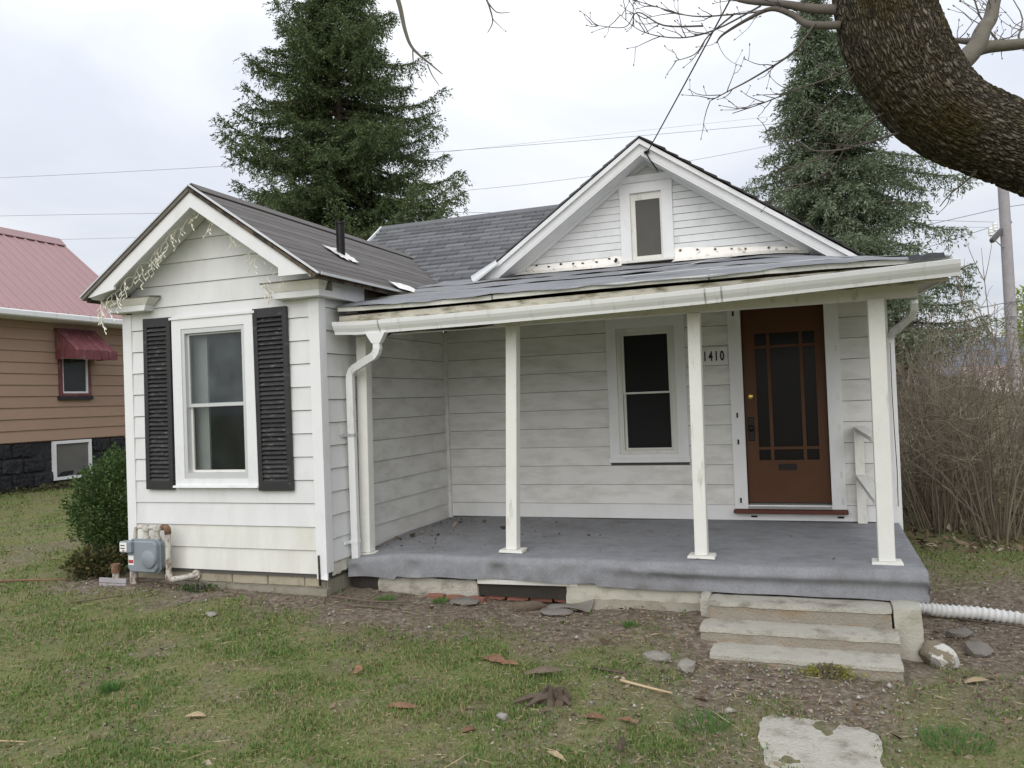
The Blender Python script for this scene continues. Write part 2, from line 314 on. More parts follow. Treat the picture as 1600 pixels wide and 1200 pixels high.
def glassmat(name, body, opac, rough):
    m = bpy.data.materials.new(name); m.use_nodes = True; t = m.node_tree; N = t.nodes; L = t.links; N.remove(N['Principled BSDF'])
    tr = N.new('ShaderNodeBsdfTransparent'); tr.inputs[0].default_value = (0.85, 0.87, 0.86, 1)
    di = N.new('ShaderNodeBsdfDiffuse'); di.inputs[0].default_value = (*body, 1)
    gl = N.new('ShaderNodeBsdfGlossy'); gl.inputs['Roughness'].default_value = rough
    fr = N.new('ShaderNodeFresnel'); fr.inputs[0].default_value = 1.5
    g = N.new('ShaderNodeNewGeometry'); nt = N.new('ShaderNodeTexNoise'); nt.inputs['Scale'].default_value = 4; nt.inputs['Detail'].default_value = 6
    L.new(g.outputs['Position'], nt.inputs['Vector'])
    mr2 = N.new('ShaderNodeMapRange'); mr2.inputs['From Min'].default_value = 0.35; mr2.inputs['From Max'].default_value = 0.7
    mr2.inputs['To Min'].default_value = opac * 0.6; mr2.inputs['To Max'].default_value = min(1, opac * 1.4); L.new(nt.outputs['Fac'], mr2.inputs['Value'])
    m1 = N.new('ShaderNodeMixShader'); L.new(mr2.outputs[0], m1.inputs[0]); L.new(tr.outputs[0], m1.inputs[1]); L.new(di.outputs[0], m1.inputs[2])
    m2 = N.new('ShaderNodeMixShader'); bf = N.new('ShaderNodeMath'); bf.operation = 'MULTIPLY_ADD'; L.new(g.outputs['Backfacing'], bf.inputs[0]); bf.inputs[1].default_value = -1; bf.inputs[2].default_value = 1
    fm = N.new('ShaderNodeMath'); fm.operation = 'MULTIPLY'; L.new(fr.outputs[0], fm.inputs[0]); L.new(bf.outputs[0], fm.inputs[1]); L.new(fm.outputs[0], m2.inputs[0]); L.new(m1.outputs[0], m2.inputs[1]); L.new(gl.outputs[0], m2.inputs[2])
    L.new(m2.outputs[0], N['Material Output'].inputs['Surface'])
    return m
g_storm = glassmat('sky_painted_storm_glass', (0.23, 0.26, 0.275), 0.15, 0.05)  # grey body paints reflected sky into the upper pane
g_lower = glassmat('lower_storm_glass', (0.09, 0.11, 0.115), 0.08, 0.05)
g_screen = M('dark_window_screen', (0.013, 0.013, 0.014), 0.7, 0.2, 5, spec=0.2)
g_door = M('dark_door_glass', (0.010, 0.009, 0.008), 0.25, 0.2, spec=0.12)
g_frost = M('clouded_attic_pane', (0.15, 0.172, 0.190), 0.45, 0.25, 8, spec=0.4)
g_dark = M('dark_neighbour_glass', (0.03, 0.033, 0.035), 0.15, 0.2, spec=0.5)
g_dusty = M('dusty_basement_glass', (0.13, 0.125, 0.12), 0.3, 0.2, 4, spec=0.4)

# ------------------------------------------------------------------ ground
CP = np.array([(-2.2,.1,.04),(-1,0,.0),(0,0,-.01),(.4,.28,-.05),(1.3,.25,-.08),(1.9,.2,-.11),(2.6,.2,-.06),(3.1,.1,-.04),(3.1,-.3,-.13),(3.4,-.55,-.2),(4.45,-.55,-.215),(4.65,.05,-.27),(5.2,.3,-.22),(5.2,2.5,-.05),(5.5,5,0.0),(6.5,.5,-.25),(3.9,-1.2,-.28),(4.,-2,-.3),(4,-6,-.32),(1.5,-1.2,-.17),(0,-1.2,-.09),(-2,-1.2,-.04),(0,-3,-.22),(-3,-3,-.15),(-3,1,.07),(-5,3,.17),(-9,4,.33),(-9,6.5,.3),(-6,-2,.05),(7,-4,-.32),(-2,8,.25),(2,8,.2),(5,9,.1),(-14,4,.35),(9,3,-.15),(9,9,.05),(2,-5,-.3),(-2.5,5,.2),(-6,7,.27)])
def hgt(x, y):
    x = np.asarray(x, float); y = np.asarray(y, float)
    d2 = (x[..., None] - CP[:, 0]) ** 2 + (y[..., None] - CP[:, 1]) ** 2
    w = 1 / (d2 + .12) ** 1.6
    return (w * CP[:, 2]).sum(-1) / w.sum(-1)
def gz(x, y): return float(hgt(x, y))
# cheap value noise for masks
_tab = rng.random((256, 256))
def vnoise(x, y):
    xi = np.floor(x).astype(int); yi = np.floor(y).astype(int); fx = x - xi; fy = y - yi
    fx = fx * fx * (3 - 2 * fx); fy = fy * fy * (3 - 2 * fy)
    g = lambda a, b: _tab[a & 255, b & 255]
    return (g(xi, yi) * (1 - fx) + g(xi + 1, yi) * fx) * (1 - fy) + (g(xi, yi + 1) * (1 - fx) + g(xi + 1, yi + 1) * fx) * fy
def fbm(x, y):
    return (vnoise(x, y) * 0.5 + vnoise(x * 2.1 + 17, y * 2.1 + 5) * 0.3 + vnoise(x * 4.3 + 3, y * 4.3 + 31) * 0.2)
def sm(a, b, t): t = np.clip((t - a) / (b - a), 0, 1); return t * t * (3 - 2 * t)
def dirtmask(x, y):
    """1 = bare soil, 0 = lawn"""
    n = fbm(x * 1.3 + 40, y * 1.3 + 40); n2 = fbm(x * 5 + 9, y * 5 + 2)
    wob = (n - 0.5) * 1.1 + (n2 - 0.5) * 0.5
    front = sm(-0.85, -0.15, y + wob) * sm(-3.4, -2.4, x + wob) * (1 - sm(5.8, 7.2, x + wob)) * (1 - sm(1.6, 2.4, y + wob) * (x > 4.7) * .75)
    wing = sm(-0.90, -0.30, y + wob * 0.8)
    front = np.where(x < 0.1, front * wing, front)
    walk = (1 - sm(0.55, 1.15, np.abs(x - 3.75) + wob * 0.7)) * sm(-1.7, -0.9, y + wob)
    side = sm(4.55, 4.9, x + wob * 0.4) * sm(-1.6, -0.4, y + wob) * (1 - sm(1.2, 2.0, y + wob)) * 0.9
    under = sm(4.6, 5.3, x) * sm(2.5, 4.0, y + wob * 2) * 0.35
    patch = np.maximum(sm(0.58, 0.72, fbm(x * 1.1 + 70, y * 1.1 + 11)) * 0.6, sm(0.56, 0.66, fbm(x * 3.1 + 20, y * 3.1 + 61)) * 0.4)
    return np.clip(np.maximum.reduce([front, walk, side, patch, under]), 0, 1)

def grid_ground():
    xs = np.concatenate([[-900, -300, -120, -60, -35, -22], np.arange(-15, -4, 0.35), np.arange(-4, 7.0, 0.05), np.arange(7.0, 14, 0.4), [16, 22, 35, 60, 120, 300, 900]])
    ys = np.concatenate([[-600, -200, -80, -40, -22, -14, -10, -8], np.arange(-7, -3.4, 0.25), np.arange(-3.4, 1.2, 0.05), np.arange(1.2, 12, 0.3), [14, 18, 25, 40, 70, 130, 300, 900]])
    X, Y = np.meshgrid(xs, ys); Z = hgt(X, Y)
    near = np.exp(-(((X - 2) / 9) ** 2 + ((Y + 1) / 7) ** 2))
    D = dirtmask(X, Y)
    Z = Z + near * ((fbm(X * 3, Y * 3) - 0.5) * 0.05 + (fbm(X * 11 + 5, Y * 11) - 0.5) * 0.022 * (0.4 + D)) - D * near * 0.008
    far = sm(14, 60, np.hypot(X, Y)); Z = Z * (1 - far) + far * -0.6
    n, mcol = X.shape
    V = np.stack([X, Y, Z], -1).reshape(-1, 3)
    i = np.arange(n - 1)[:, None] * mcol + np.arange(mcol - 1)[None, :]
    Fq = np.stack([i, i + 1, i + mcol + 1, i + mcol], -1).reshape(-1, 4)
    me = mesh_np('ground', V, Fq, 4)
    at = me.attributes.new('soil', 'FLOAT', 'POINT'); at.data.foreach_set('value', D.ravel().astype(np.float32))
    me.polygons.foreach_set('use_smooth', np.ones(len(me.polygons), bool))
    return me
def ground_mat():
    m = bpy.data.materials.new('lawn_and_soil'); m.use_nodes = True; t = m.node_tree; N = t.nodes; L = t.links
    bs = N['Principled BSDF']; bs.inputs['Roughness'].default_value = 0.95; bs.inputs['Specular IOR Level'].default_value = 0.1
    g = N.new('ShaderNodeNewGeometry'); at = N.new('ShaderNodeAttribute'); at.attribute_name = 'soil'
    def noise(s, d=6):
        n = N.new('ShaderNodeTexNoise'); n.inputs['Scale'].default_value = s; n.inputs['Detail'].default_value = d; n.inputs['Roughness'].default_value = 0.65
        L.new(g.outputs['Position'], n.inputs['Vector']); return n.outputs['Fac']
    def ramp(f, cs):
        r = N.new('ShaderNodeValToRGB'); e = r.color_ramp.elements
        e[0].position, e[0].color = cs[0][0], (*cs[0][1], 1); e[1].position, e[1].color = cs[-1][0], (*cs[-1][1], 1)
        for p, c in cs[1:-1]: x = e.new(p); x.color = (*c, 1)
        L.new(f, r.inputs[0]); return r.outputs[0]
    def mix(f, a, b):
        n = N.new('ShaderNodeMix'); n.data_type = 'RGBA'
        if isinstance(f, float): n.inputs['Factor'].default_value = f
        else: L.new(f, n.inputs['Factor'])
        L.new(a, n.inputs['A']); L.new(b, n.inputs['B']); return n.outputs['Result']
    soil = ramp(noise(22), [(0.3, (0.095, 0.073, 0.055)), (0.5, (0.175, 0.14, 0.108)), (0.62, (0.26, 0.22, 0.178)), (0.75, (0.38, 0.345, 0.30))])
    lawn = ramp(noise(3.5), [(0.36, (0.095, 0.135, 0.036)), (0.48, (0.150, 0.170, 0.060)), (0.60, (0.20, 0.175, 0.095)), (0.70, (0.175, 0.135, 0.09))])
    lawn2 = ramp(noise(70, 3), [(0.32, (0.085, 0.10, 0.035)), (0.5, (0.175, 0.185, 0.075)), (0.68, (0.31, 0.27, 0.15))])
    lawn = mix(0.5, lawn, lawn2)
    col = mix(at.outputs['Fac'], lawn, soil); L.new(col, bs.inputs['Base Color'])
    b = N.new('ShaderNodeBump'); b.inputs['Strength'].default_value = 0.8; b.inputs['Distance'].default_value = 0.025
    L.new(noise(45), b.inputs['Height']); L.new(b.outputs[0], bs.inputs['Normal'])
    return m
g_ob = link('ground', grid_ground(), ground_mat(), None, (0, 0, 0)); tag(g_ob, kind='structure')

# distant wooded hill behind the right edge
def hill():
    xs = np.linspace(-900, 900, 70); V = []; Fq = []
    for i, x in enumerate(xs):
        top = 22 + 16 * math.exp(-((x - 330) / 260) ** 2) + 5 * mnoise.noise(Vector((x * 0.006, 3, 0))) + 3 * mnoise.noise(Vector((x * 0.03, 9, 0)))
        V += [(x, 430, -1.2), (x, 500, top * 0.55), (x, 590, top), (x, 800, top * 1.1)]
    for i in range(len(xs) - 1):
        for k in range(3): a = i * 4 + k; Fq.append((a, a + 4, a + 5, a + 1))
    mb = MB(); mb.add(V, Fq)
    m = M('hazy_bare_wooded_hill', (0.125, 0.135, 0.165), 1.0, 0.22, 0.05, dirt=(0.16, 0.155, 0.165), dirt_amt=0.5, dirt_scale=(0.02, 0.02, 0.05))
    return tag(obj('hill', mb, m, smooth=True), kind='structure')
hill()

# ------------------------------------------------------------------ THE HOUSE
HOUSE = thing('white_house', (2.0, 2.5, 0.0), 'small white sided bungalow with covered front porch and two front gables', 'house')
def hp(name, mb, mat, parent=None, **k): return obj(name, mb, mat, parent or HOUSE, **k)
B = 2.535; LAP = 0.203

def lap(mb, A0, B0, B1, A1, n, tb=0.016, tt=0.003):
    """one lap board on a wall: corners anticlockwise from the lower start, outward normal n"""
    n = Vector(n); A0, B0, B1, A1 = map(Vector, (A0, B0, B1, A1))
    g = (A1 - A0).normalized() * min(.005, (A1 - A0).length * .06)
    mb.hexa([A0 + g, B0 + g, B0 + g + n * tb, A0 + g + n * tb, A1, B1, B1 + n * tt, A1 + n * tt])
def board_y(x0, x1, z0, h, y, mat, name='siding_board', x0t=None, x1t=None, tb=0.016, parent=None):
    mb = MB(); x0t = x0 if x0t is None else x0t; x1t = x1 if x1t is None else x1t
    j = random.uniform(-0.0015, 0.0015)
    lap(mb, (x0, y, z0 + j), (x1, y, z0 - j), (x1t, y, z0 + h), (x0t, y, z0 + h), (0, -1, 0), tb)
    return hp(name, mb, mat, parent)
def board_x(y0, y1, z0, h, x, mat, name='siding_board', s=1, parent=None):
    mb = MB(); lap(mb, (x, y0, z0), (x, y1, z0), (x, y1, z0 + h), (x, y0, z0 + h), (s, 0, 0)); return hp(name, mb, mat, parent)

# --- wing: sheathing (with the window opening), foundation, boards
WX0, WX1 = -2.16, 0.0; WAX, WAZ, WS = -1.06, 3.60, 0.686      # ridge x, ridge top z, slope
WT = lambda x: WAZ - WS * abs(x - WAX)
mb = MB()
mb.box(WX0 + .01, -1.46, 0.002, 0.10, 0.12, 2.55); mb.box(-0.75, WX1 - .01, 0.002, 0.10, 0.12, 2.55)
mb.box(-1.46, -0.75, 0.002, 0.10, 0.12, 0.98); mb.box(-1.46, -0.75, 0.002, 0.10, 2.37, 2.55)
mb.prism([(WX0 + .01, .002, 2.551), (WX1 - .01, .002, 2.551), (WX1 - .01, .002, WT(WX1) - .16), (WAX, .002, WAZ - .14), (WX0 + .01, .002, WT(WX0) - .16)], (0, .098, 0))
mb.box(WX0 + .01, WX0 + .10, .101, 5.0, 0.12, 2.75)
mb.box(WX1 - .10, WX1 - .012, .101, B, 0.10, 2.72)
hp('wall', mb, m_wall)
mb = MB(); mb.box(WX0 + .05, WX1 - .03, .03, .13, -.25, .142); mb.box(WX1 - .11, WX1 - .03, .131, .6, -.25, .10)
hp('foundation_wall', mb, m_mortar)
x = WX0 + 0.04
for w in (0.33, 0.39, 0.385, 0.39, 0.385, 0.17):
    mb = MB(); mb.box(x + .006, min(x + w - .006, -0.035), .018, .05, .036 + random.uniform(0, .004), .136); hp('foundation_block', mb, m_found, bevel=0.004); x += w
for y0, y1 in ((0.04, 0.27), (0.28, 0.52)):
    mb = MB(); mb.box(-.035, -.018, y0, y1, -.08, .09); hp('foundation_block', mb, m_mortar, bevel=0.004)
mb = MB()
for i in range(12):
    xa = WX0 + .03 + i * .178; mb.box(xa, xa + .178, -.012 - .012 * random.random(), .05, -.12, .022 + .006 * random.random())
hp('foundation_ledge', mb, m_mortar)
CB = 0.083
for k in range(12):
    z0 = 0.150 + LAP * k
    if 4 <= k <= 10:
        board_y(WX0 + CB, -1.50, z0, LAP, 0, m_siding); board_y(-0.71, WX1 - CB, z0, LAP, 0, m_siding)
    else: board_y(WX0 + CB, WX1 - CB, z0, LAP, 0, m_siding_b if k < 2 else m_siding)
for k in range(12, 17):
    z0 = 0.150 + LAP * k; z1 = z0 + LAP
    f = lambda z: max(0.0, (WAZ - 0.13 - z) / WS)
    a, b = min(f(z0), 1.09), min(f(z1), 1.09)
    if a < 0.03: break
    z1 = min(z1, WAZ - .131)
    board_y(WAX - a, WAX + a, z0, z1 - z0, 0, m_siding, x0t=WAX - b, x1t=WAX + b)
mb = MB(); mb.box(WX1 - CB, WX1 + .020, -.022, -.001, .165, 2.545); mb.box(WX1 + .0005, WX1 + .021, -.0005, CB, .165, 2.545)
mb.hexa([(WX1 - CB, -.022, .115), (WX1 + .035, -.036, .11), (WX1 + .02, -.001, .115), (WX1 - CB, -.001, .115), (WX1 - CB, -.022, .165), (WX1 + .02, -.022, .165), (WX1 + .02, -.001, .165), (WX1 - CB, -.001, .165)])
hp('corner_board', mb, m_trim)
mb = MB(); mb.box(WX0 - .02, WX0 + CB, -.022, -.001, .13, 2.545); mb.box(WX0 - .021, WX0 - .0005, -.0005, CB, .13, 2.545); hp('corner_board', mb, m_trim)
mb = MB(); mb.bar((-.055, -.028, .32), (-.05, -.03, .06), .012, .02, (0, 1, 0)); hp('broken_trim_strip', mb, m_rot)
# side wall, facing the porch
for k in range(-1, 11):
    z0 = 0.440 + LAP * k; h = LAP if k < 10 else 0.10
    board_x(CB, 0.46, z0, h, 0, m_siding); board_x(0.46, B - .02, z0, h, 0, m_siding_p)
ys = [CB, .17, .21, .30, .46]
for a, b in zip(ys[:-1], ys[1:]):
    mb = MB(); lap(mb, (0, a + .002, .115 + random.uniform(0, .03)), (0, b - .002, .12 + random.uniform(0, .02)), (0, b - .002, .236), (0, a + .002, .236), (1, 0, 0)); hp('broken_siding_piece', mb, m_siding_low)
mb = MB(); mb.box(.001, .045, B - .045, B - .001, .27, 2.4); hp('inside_corner_strip', mb, m_siding_p)
# left wall of the wing (seen only edge-on)
for k in range(12): board_x(CB, 4.9, .15 + LAP * k, LAP, WX0, m_siding, s=-1)

# --- wing roof: deck, shingle courses, barge boards, soffits, returns
YF = -0.30; YB = 4.2; n_c = 13; L_s = math.hypot(1.30, 1.30 * WS); ux = 1.30 / L_s; uz = -1.30 * WS / L_s
for s in (1, -1):
    mb = MB()
    p = lambda d, off: (WAX + s * (ux * d - uz * -off * 0), WAZ + uz * d + off)
    mb.hexa([(WAX, YF + .012, WAZ - .075), (WAX + s * 1.27, YF + .012, WT(WAX + 1.27) - .075), (WAX + s * 1.27, YB, WT(WAX + 1.27) - .075), (WAX, YB, WAZ - .075),
             (WAX, YF + .012, WAZ - .028), (WAX + s * 1.27, YF + .012, WT(WAX + 1.27) - .028), (WAX + s * 1.27, YB, WT(WAX + 1.27) - .028), (WAX, YB, WAZ - .028)])
    hp('roof_deck', mb, m_rot)
    for i in range(n_c):
        d1 = (i + 1) / n_c * L_s; d0 = i / n_c * L_s - .02
        d0 = max(d0, 0.0)
        xa, za = WAX + s * ux * d0, WAZ + uz * d0; xb, zb = WAX + s * ux * d1, WAZ + uz * d1
        # a course follows its neighbours' sag; front end a little ragged; each course is shorter near the valley
        mb = MB(); nseg = 10; y0 = YF - random.uniform(0, .012)
        yv = min(YB, 3.8 - (WS * abs(xb - WAX)) / WS + .02) if s > 0 else 4.0
        top = []
        pts = []
        for q in range(nseg + 1):
            yy = y0 + (yv - y0) * q / nseg; j = random.uniform(-.003, .003)
            pts.append((yy, j))
        vs = []
        for yy, j in pts:
            vs += [(xa, yy, za - .016), (xb, yy, zb - .024 + j), (xb, yy, zb - .006 + j), (xa, yy, za - .010)]
        fs = [(0, 1, 2, 3), tuple(4 * nseg + t for t in (3, 2, 1, 0))]
        for q in range(nseg):
            a = 4 * q
            for e in range(4): fs.append((a + e, a + (e + 1) % 4, a + 4 + (e + 1) % 4, a + 4 + e))
        mb.add(vs, fs); hp('shingle', mb, m_shing)
mb = MB(); mb.prism([(WAX - .11, YF - .01, WT(WAX - .11) + .004), (WAX, YF - .01, WAZ + .004), (WAX + .11, YF - .01, WT(WAX + .11) + .004), (WAX + .11, YF - .01, WT(WAX + .11) + .012), (WAX, YF - .01, WAZ + .014), (WAX - .11, YF - .01, WT(WAX - .11) + .012)], (0, 4.05, 0))
hp('ridge_cap', mb, m_shing)
# barge boards with their wide plumb-cut feet
def barge(s):
    mb = MB(); o = lambda x, d: (WAX + s * x, YF - .002, WAZ - WS * x - d)
    pts = [o(0, .070), o(1.215, .070), (WAX + s * 1.19, YF - .002, 2.705 if s > 0 else 2.690), (WAX + s * .90, YF - .002, 2.705 if s > 0 else 2.745), o(.90, .205), o(0, .205)]
    if s < 0: pts = [Vector(p) + Vector((0, 0, .0)) for p in pts]
    mb.prism(pts, (0, -.024, 0)); hp('barge_board', mb, m_trim)
    mb = MB(); mb.bar(Vector(o(-.0, .052)) + Vector((0, -.018, 0)), Vector(o(1.27, .052)) + Vector((0, -.018, 0)), .05, .026, (0, 0, 1)); hp('rake_edge_strip', mb, m_rot if s > 0 else m_slate)
    mb = MB(); mb.bar(Vector(o(.0, .012)) + Vector((0, -.03, 0)), Vector(o(1.30, .012)) + Vector((0, -.03, 0)), .03, .012, (0, 0, 1)); hp('drip_edge', mb, m_alu)
    mb = MB(); q = lambda x, d, y: (WAX + s * x, y, WAZ - WS * x - d)
    mb.hexa([q(0, .10, YF), q(1.2, .10, YF), q(1.2, .10, -.001), q(0, .10, -.001), q(0, .08, YF), q(1.2, .08, YF), q(1.2, .08, -.001), q(0, .08, -.001)])
    hp('rake_soffit', mb, m_trim)
    mb = MB(); mb.hexa([q(0, .165, -.045), q(1.12, .165, -.045), q(1.12, .165, -.018), q(0, .165, -.018), q(0, .101, -.09), q(1.12, .101, -.09), q(1.12, .101, -.018), q(0, .101, -.018)])
    hp('rake_moulding', mb, m_trim)
barge(1); barge(-1)
def cornice(xa, xb, zb, zt):      # small boxed return on the front, mitred inner end
    s = 1 if xb > xa else -1
    mb = MB()
    mb.prism([(xa + s * .05, -.125, zb), (xb, -.125, zb), (xb, -.125, zb + .055), (xa + s * .03, -.125, zb + .055)], (0, .124, 0)); hp('cornice_return', mb, m_trim)
    mb = MB(); mb.hexa([(xa + s * .02, -.13, zb + .056), (xb + s * .004, -.13, zb + .056), (xb + s * .004, -.024, zb + .056), (xa + s * .02, -.024, zb + .056), (xa - s * .05, -.165, zt - .015), (xb + s * .035, -.165, zt - .015), (xb + s * .035, -.024, zt - .01), (xa - s * .05, -.024, zt - .01)]); hp('cornice_moulding', mb, m_trim_old)
    mb = MB(); mb.hexa([(xa - s * .055, -.17, zt - .014), (xb + s * .04, -.17, zt - .014), (xb + s * .04, -.024, zt - .009), (xa - s * .055, -.024, zt - .009), (xa - s * .055, -.17, zt - .004), (xb + s * .04, -.17, zt - .004), (xb + s * .04, -.024, zt + .012), (xa - s * .055, -.024, zt + .012)]); hp('cornice_cap', mb, m_slate)
cornice(-.42, .095, 2.548, 2.695); cornice(-1.76, -2.26, 2.560, 2.690)
mb = MB(); mb.box(.0225, .100, .087, .62, 2.548, 2.685); mb.box(.0225, .100, -.124, .0865, 2.549, 2.603); hp('eave_fascia', mb, m_trim)
mb = MB(); mb.hexa([(.03, .622, 2.56), (.098, .622, 2.55), (.095, 1.15, 2.56), (.03, 1.15, 2.56), (.03, .622, 2.68), (.098, .622, 2.68), (.092, 1.15, 2.67), (.03, 1.15, 2.67)]); hp('rotten_eave_board', mb, m_rot)
mb = MB(); mb.box(.0225, .14, .42, .60, 2.44, 2.52); hp('eave_block', mb, m_trim)
mb = MB(); mb.box(-2.26, -2.182, .0, 4.6, 2.560, 2.68); hp('eave_fascia', mb, m_trim)
# string of the gable: eave drip strip on the right slope
mb = MB(); mb.bar((.245, YF, 2.700), (.245, 1.25, 2.700), .012, .022); hp('eave_drip_edge', mb, m_alu)
# vent pipe
vp = MB(); vp.lathe((-.323, .92, 3.02), [(.042, 0), (.042, .375), (.050, .376), (.050, .40), (.036, .40), (.036, .30)], 18); vpo = hp('vent_pipe', vp, m_iron, smooth='auto')
fl = MB(); zf = lambda x: WT(x)
V = []; Fq = []
for i in range(9):
    for j in range(7):
        xx = -.42 + i * .030; yy = .74 + j * .055; V.append((xx, yy, zf(xx) + .012 + .012 * random.random()))
for i in range(8):
    for j in range(6):
        if (i in (0, 7) and random.random() < .5): continue
        a = i * 7 + j; Fq.append((a, a + 7, a + 8, a + 1))
fl.add(V, Fq); hp('pipe_flashing', fl, m_flash, vpo, smooth=True)

# --- wing window and shutters
def rect_frame(mb, x0, x1, z0, z1, wl, wr, wb, wtp, y0, y1):
    mb.box(x0, x0 + wl, y0, y1, z0, z1); mb.box(x1 - wr, x1, y0, y1, z0, z1)
    mb.box(x0 + wl, x1 - wr, y0, y1, z0, z0 + wb); mb.box(x0 + wl, x1 - wr, y0, y1, z1 - wtp, z1); return mb
mb = MB(); rect_frame(mb, -1.572, -.642, .925, 2.455, .105, .112, .06, .09, -.042, .0); mb.box(-1.59, -.63, -.055, 0, 2.4555, 2.478)
win = hp('window', mb, m_trim)
mb = MB(); rect_frame(mb, -1.466, -.755, .986, 2.364, .035, .035, .05, .042, -.034, .03); hp('storm_frame', mb, m_alu, win)
mb = MB(); rect_frame(mb, -1.430, -.791, 1.64, 2.321, .022, .022, .03, .016, .0, .02); hp('upper_sash', mb, m_alu, win)
mb = MB(); rect_frame(mb, -1.430, -.791, 1.037, 1.675, .022, .022, .022, .03, .022, .045); hp('lower_sash', mb, m_sash, win)
mb = MB(); mb.box(-1.41, -.811, .008, .012, 1.668, 2.306); hp('upper_pane', mb, g_storm, win)
mb = MB(); mb.box(-1.41, -.811, .031, .035, 1.057, 1.648); hp('lower_pane', mb, g_lower, win)
mb = MB(); mb.hexa([(-1.58, -.075, .905), (-.635, -.075, .905), (-.635, 0, .905), (-1.58, 0, .905), (-1.58, -.07, .9245), (-.635, -.07, .9245), (-.635, 0, .9245), (-1.58, 0, .9245)]); hp('sill', mb, m_trim, win)
mb = MB(); mb.box(-1.46, -1.30, .11, .13, .98, 2.37); hp('inner_jamb', mb, m_alu, win)
mb = MB(); mb.box(-2.05, -.12, .9, .92, .2, 2.5); hp('inner_partition', mb, m_inside)
def shutter(x0, x1, z0, z1):
    mb = MB(); y1 = -.020; y0 = -.052
    rect_frame(mb, x0, x1, z0, z1, .048, .048, .075, .085, y0, y1); mb.box(x0 + .04, x1 - .04, y1 + .0005, y1 + .006, z0 + .02, z1 - .02)
    sh = hp('shutter', mb, m_black, bevel=0.003)
    n = 36; h = (z1 - z0 - .16) / n; me = None
    for i in range(n):
        zc = z0 + .075 + h * (i + .5)
        if me is None:
            q = MB(); q.hexa([(x0 + .050, y0 + .004, zc - h * .46), (x1 - .050, y0 + .004, zc - h * .46), (x1 - .050, y1 - .002, zc + h * .1), (x0 + .050, y1 - .002, zc + h * .1),
                              (x0 + .050, y0 + .004, zc - h * .20), (x1 - .050, y0 + .004, zc - h * .20), (x1 - .050, y1 - .002, zc + h * .5), (x0 + .050, y1 - .002, zc + h * .5)])
            o = hp('louvre_slat', q, m_slat, sh); me = o.data; zz = o.location.z
        else:
            c = o.copy(); COL.objects.link(c); c.parent = sh; c.location.z = zz + h * i
    return sh
s1 = shutter(-1.912, -1.590, .885, 2.488); s2 = shutter(-.648, -.290, .877, 2.492)
s1.rotation_euler.y = R(0.5); s2.rotation_euler.y = R(-0.4)

# --- main block: walls, back wall of the porch
MX1 = 4.66; FL = 0.285
mb = MB()
for (a, b, c, d) in ((.002, 2.02, .1, 2.62), (2.73, 3.31, .1, 2.62), (4.115, MX1 - .01, .1, 2.62), (2.02, 2.73, .1, .97), (2.02, 2.73, 2.26, 2.62), (3.31, 4.115, .1, .42), (3.31, 4.115, 2.50, 2.62)):
    mb.box(a, b, B + .002, B + .11, c, d)
GX, GZ, GS = 2.436, 4.236, 0.697; GT = lambda x: GZ - GS * abs(x - GX)
mb.prism([(.23, B + .002, 2.621), (MX1 - .01, B + .002, 2.621), (MX1 - .01, B + .002, GT(MX1) - .12), (GX, B + .002, GZ - .10), (.23, B + .002, GT(.23) - .12)], (0, .108, 0))
mb.box(MX1 - .11, MX1 - .011, B + .111, 7.0, -.1, 2.66); mb.box(-1.75, MX1 - .011, 6.9, 7.0, -.1, 2.66); mb.box(-1.75, -1.65, 3.0, 6.9, -.1, 2.7)
hp('wall', mb, m_wall)
mb = MB(); mb.box(.3, 4.5, 3.6, 3.62, .1, 2.6); hp('inner_partition', mb, m_inside)
for k in range(-1, 10):
    z0 = .447 + LAP * k; h = LAP
    if k == -1: z0 = .292; h = .155
    segs = [(.045, 1.925), (2.755, 3.20), (4.245, 4.585)] if z0 + h > .93 else ([(.045, 3.20), (4.245, 4.585)] if k >= 0 else [(.045, 4.585)])
    if k == 2: segs = [(.045, 1.925), (2.755, 3.20), (4.245, 4.585)]
    for a, b in segs: board_y(a, b, z0, h, B, m_siding_p if k >= 0 else m_siding, tb=.014)
mb = MB(); mb.box(4.585, MX1 + .018, B - .02, B - .001, .2, 2.5); mb.box(MX1 + .0005, MX1 + .019, B - .0005, B + .09, .2, 2.5); hp('corner_board', mb, m_trim)
for k in range(-1, 11): board_x(B + .09, 7.0, .447 + LAP * k, LAP, MX1, m_siding)
for k in range(11): board_x(3.0, 7.0, .447 + LAP * k, LAP, -1.75, m_siding, s=-1)
# porch window
mb = MB(); rect_frame(mb, 1.925, 2.755, .935, 2.43, .105, .105, .04, .12, B - .03, B + .001); mb.box(1.915, 2.765, B - .05, B, .888, .9345)
pw = hp('window', mb, m_trim)
mb = MB(); rect_frame(mb, 2.031, 2.649, .976, 2.309, .05, .05, .04, .05, B - .012, B + .05); hp('frame', mb, m_sash, pw)
mb = MB(); rect_frame(mb, 2.082, 2.598, 1.61, 2.258, .026, .026, .02, .026, B + .004, B + .028); hp('upper_sash', mb, m_sash, pw)
mb = MB(); rect_frame(mb, 2.082, 2.598, 1.017, 1.648, .026, .026, .02, .026, B + .030, B + .052); hp('lower_sash', mb, m_sash, pw)
mb = MB(); mb.box(2.106, 2.574, B + .013, B + .017, 1.629, 2.234); hp('upper_pane', mb, g_screen, pw)
mb = MB(); mb.box(2.106, 2.574, B + .039, B + .043, 1.035, 1.624); hp('lower_pane', mb, g_screen, pw)
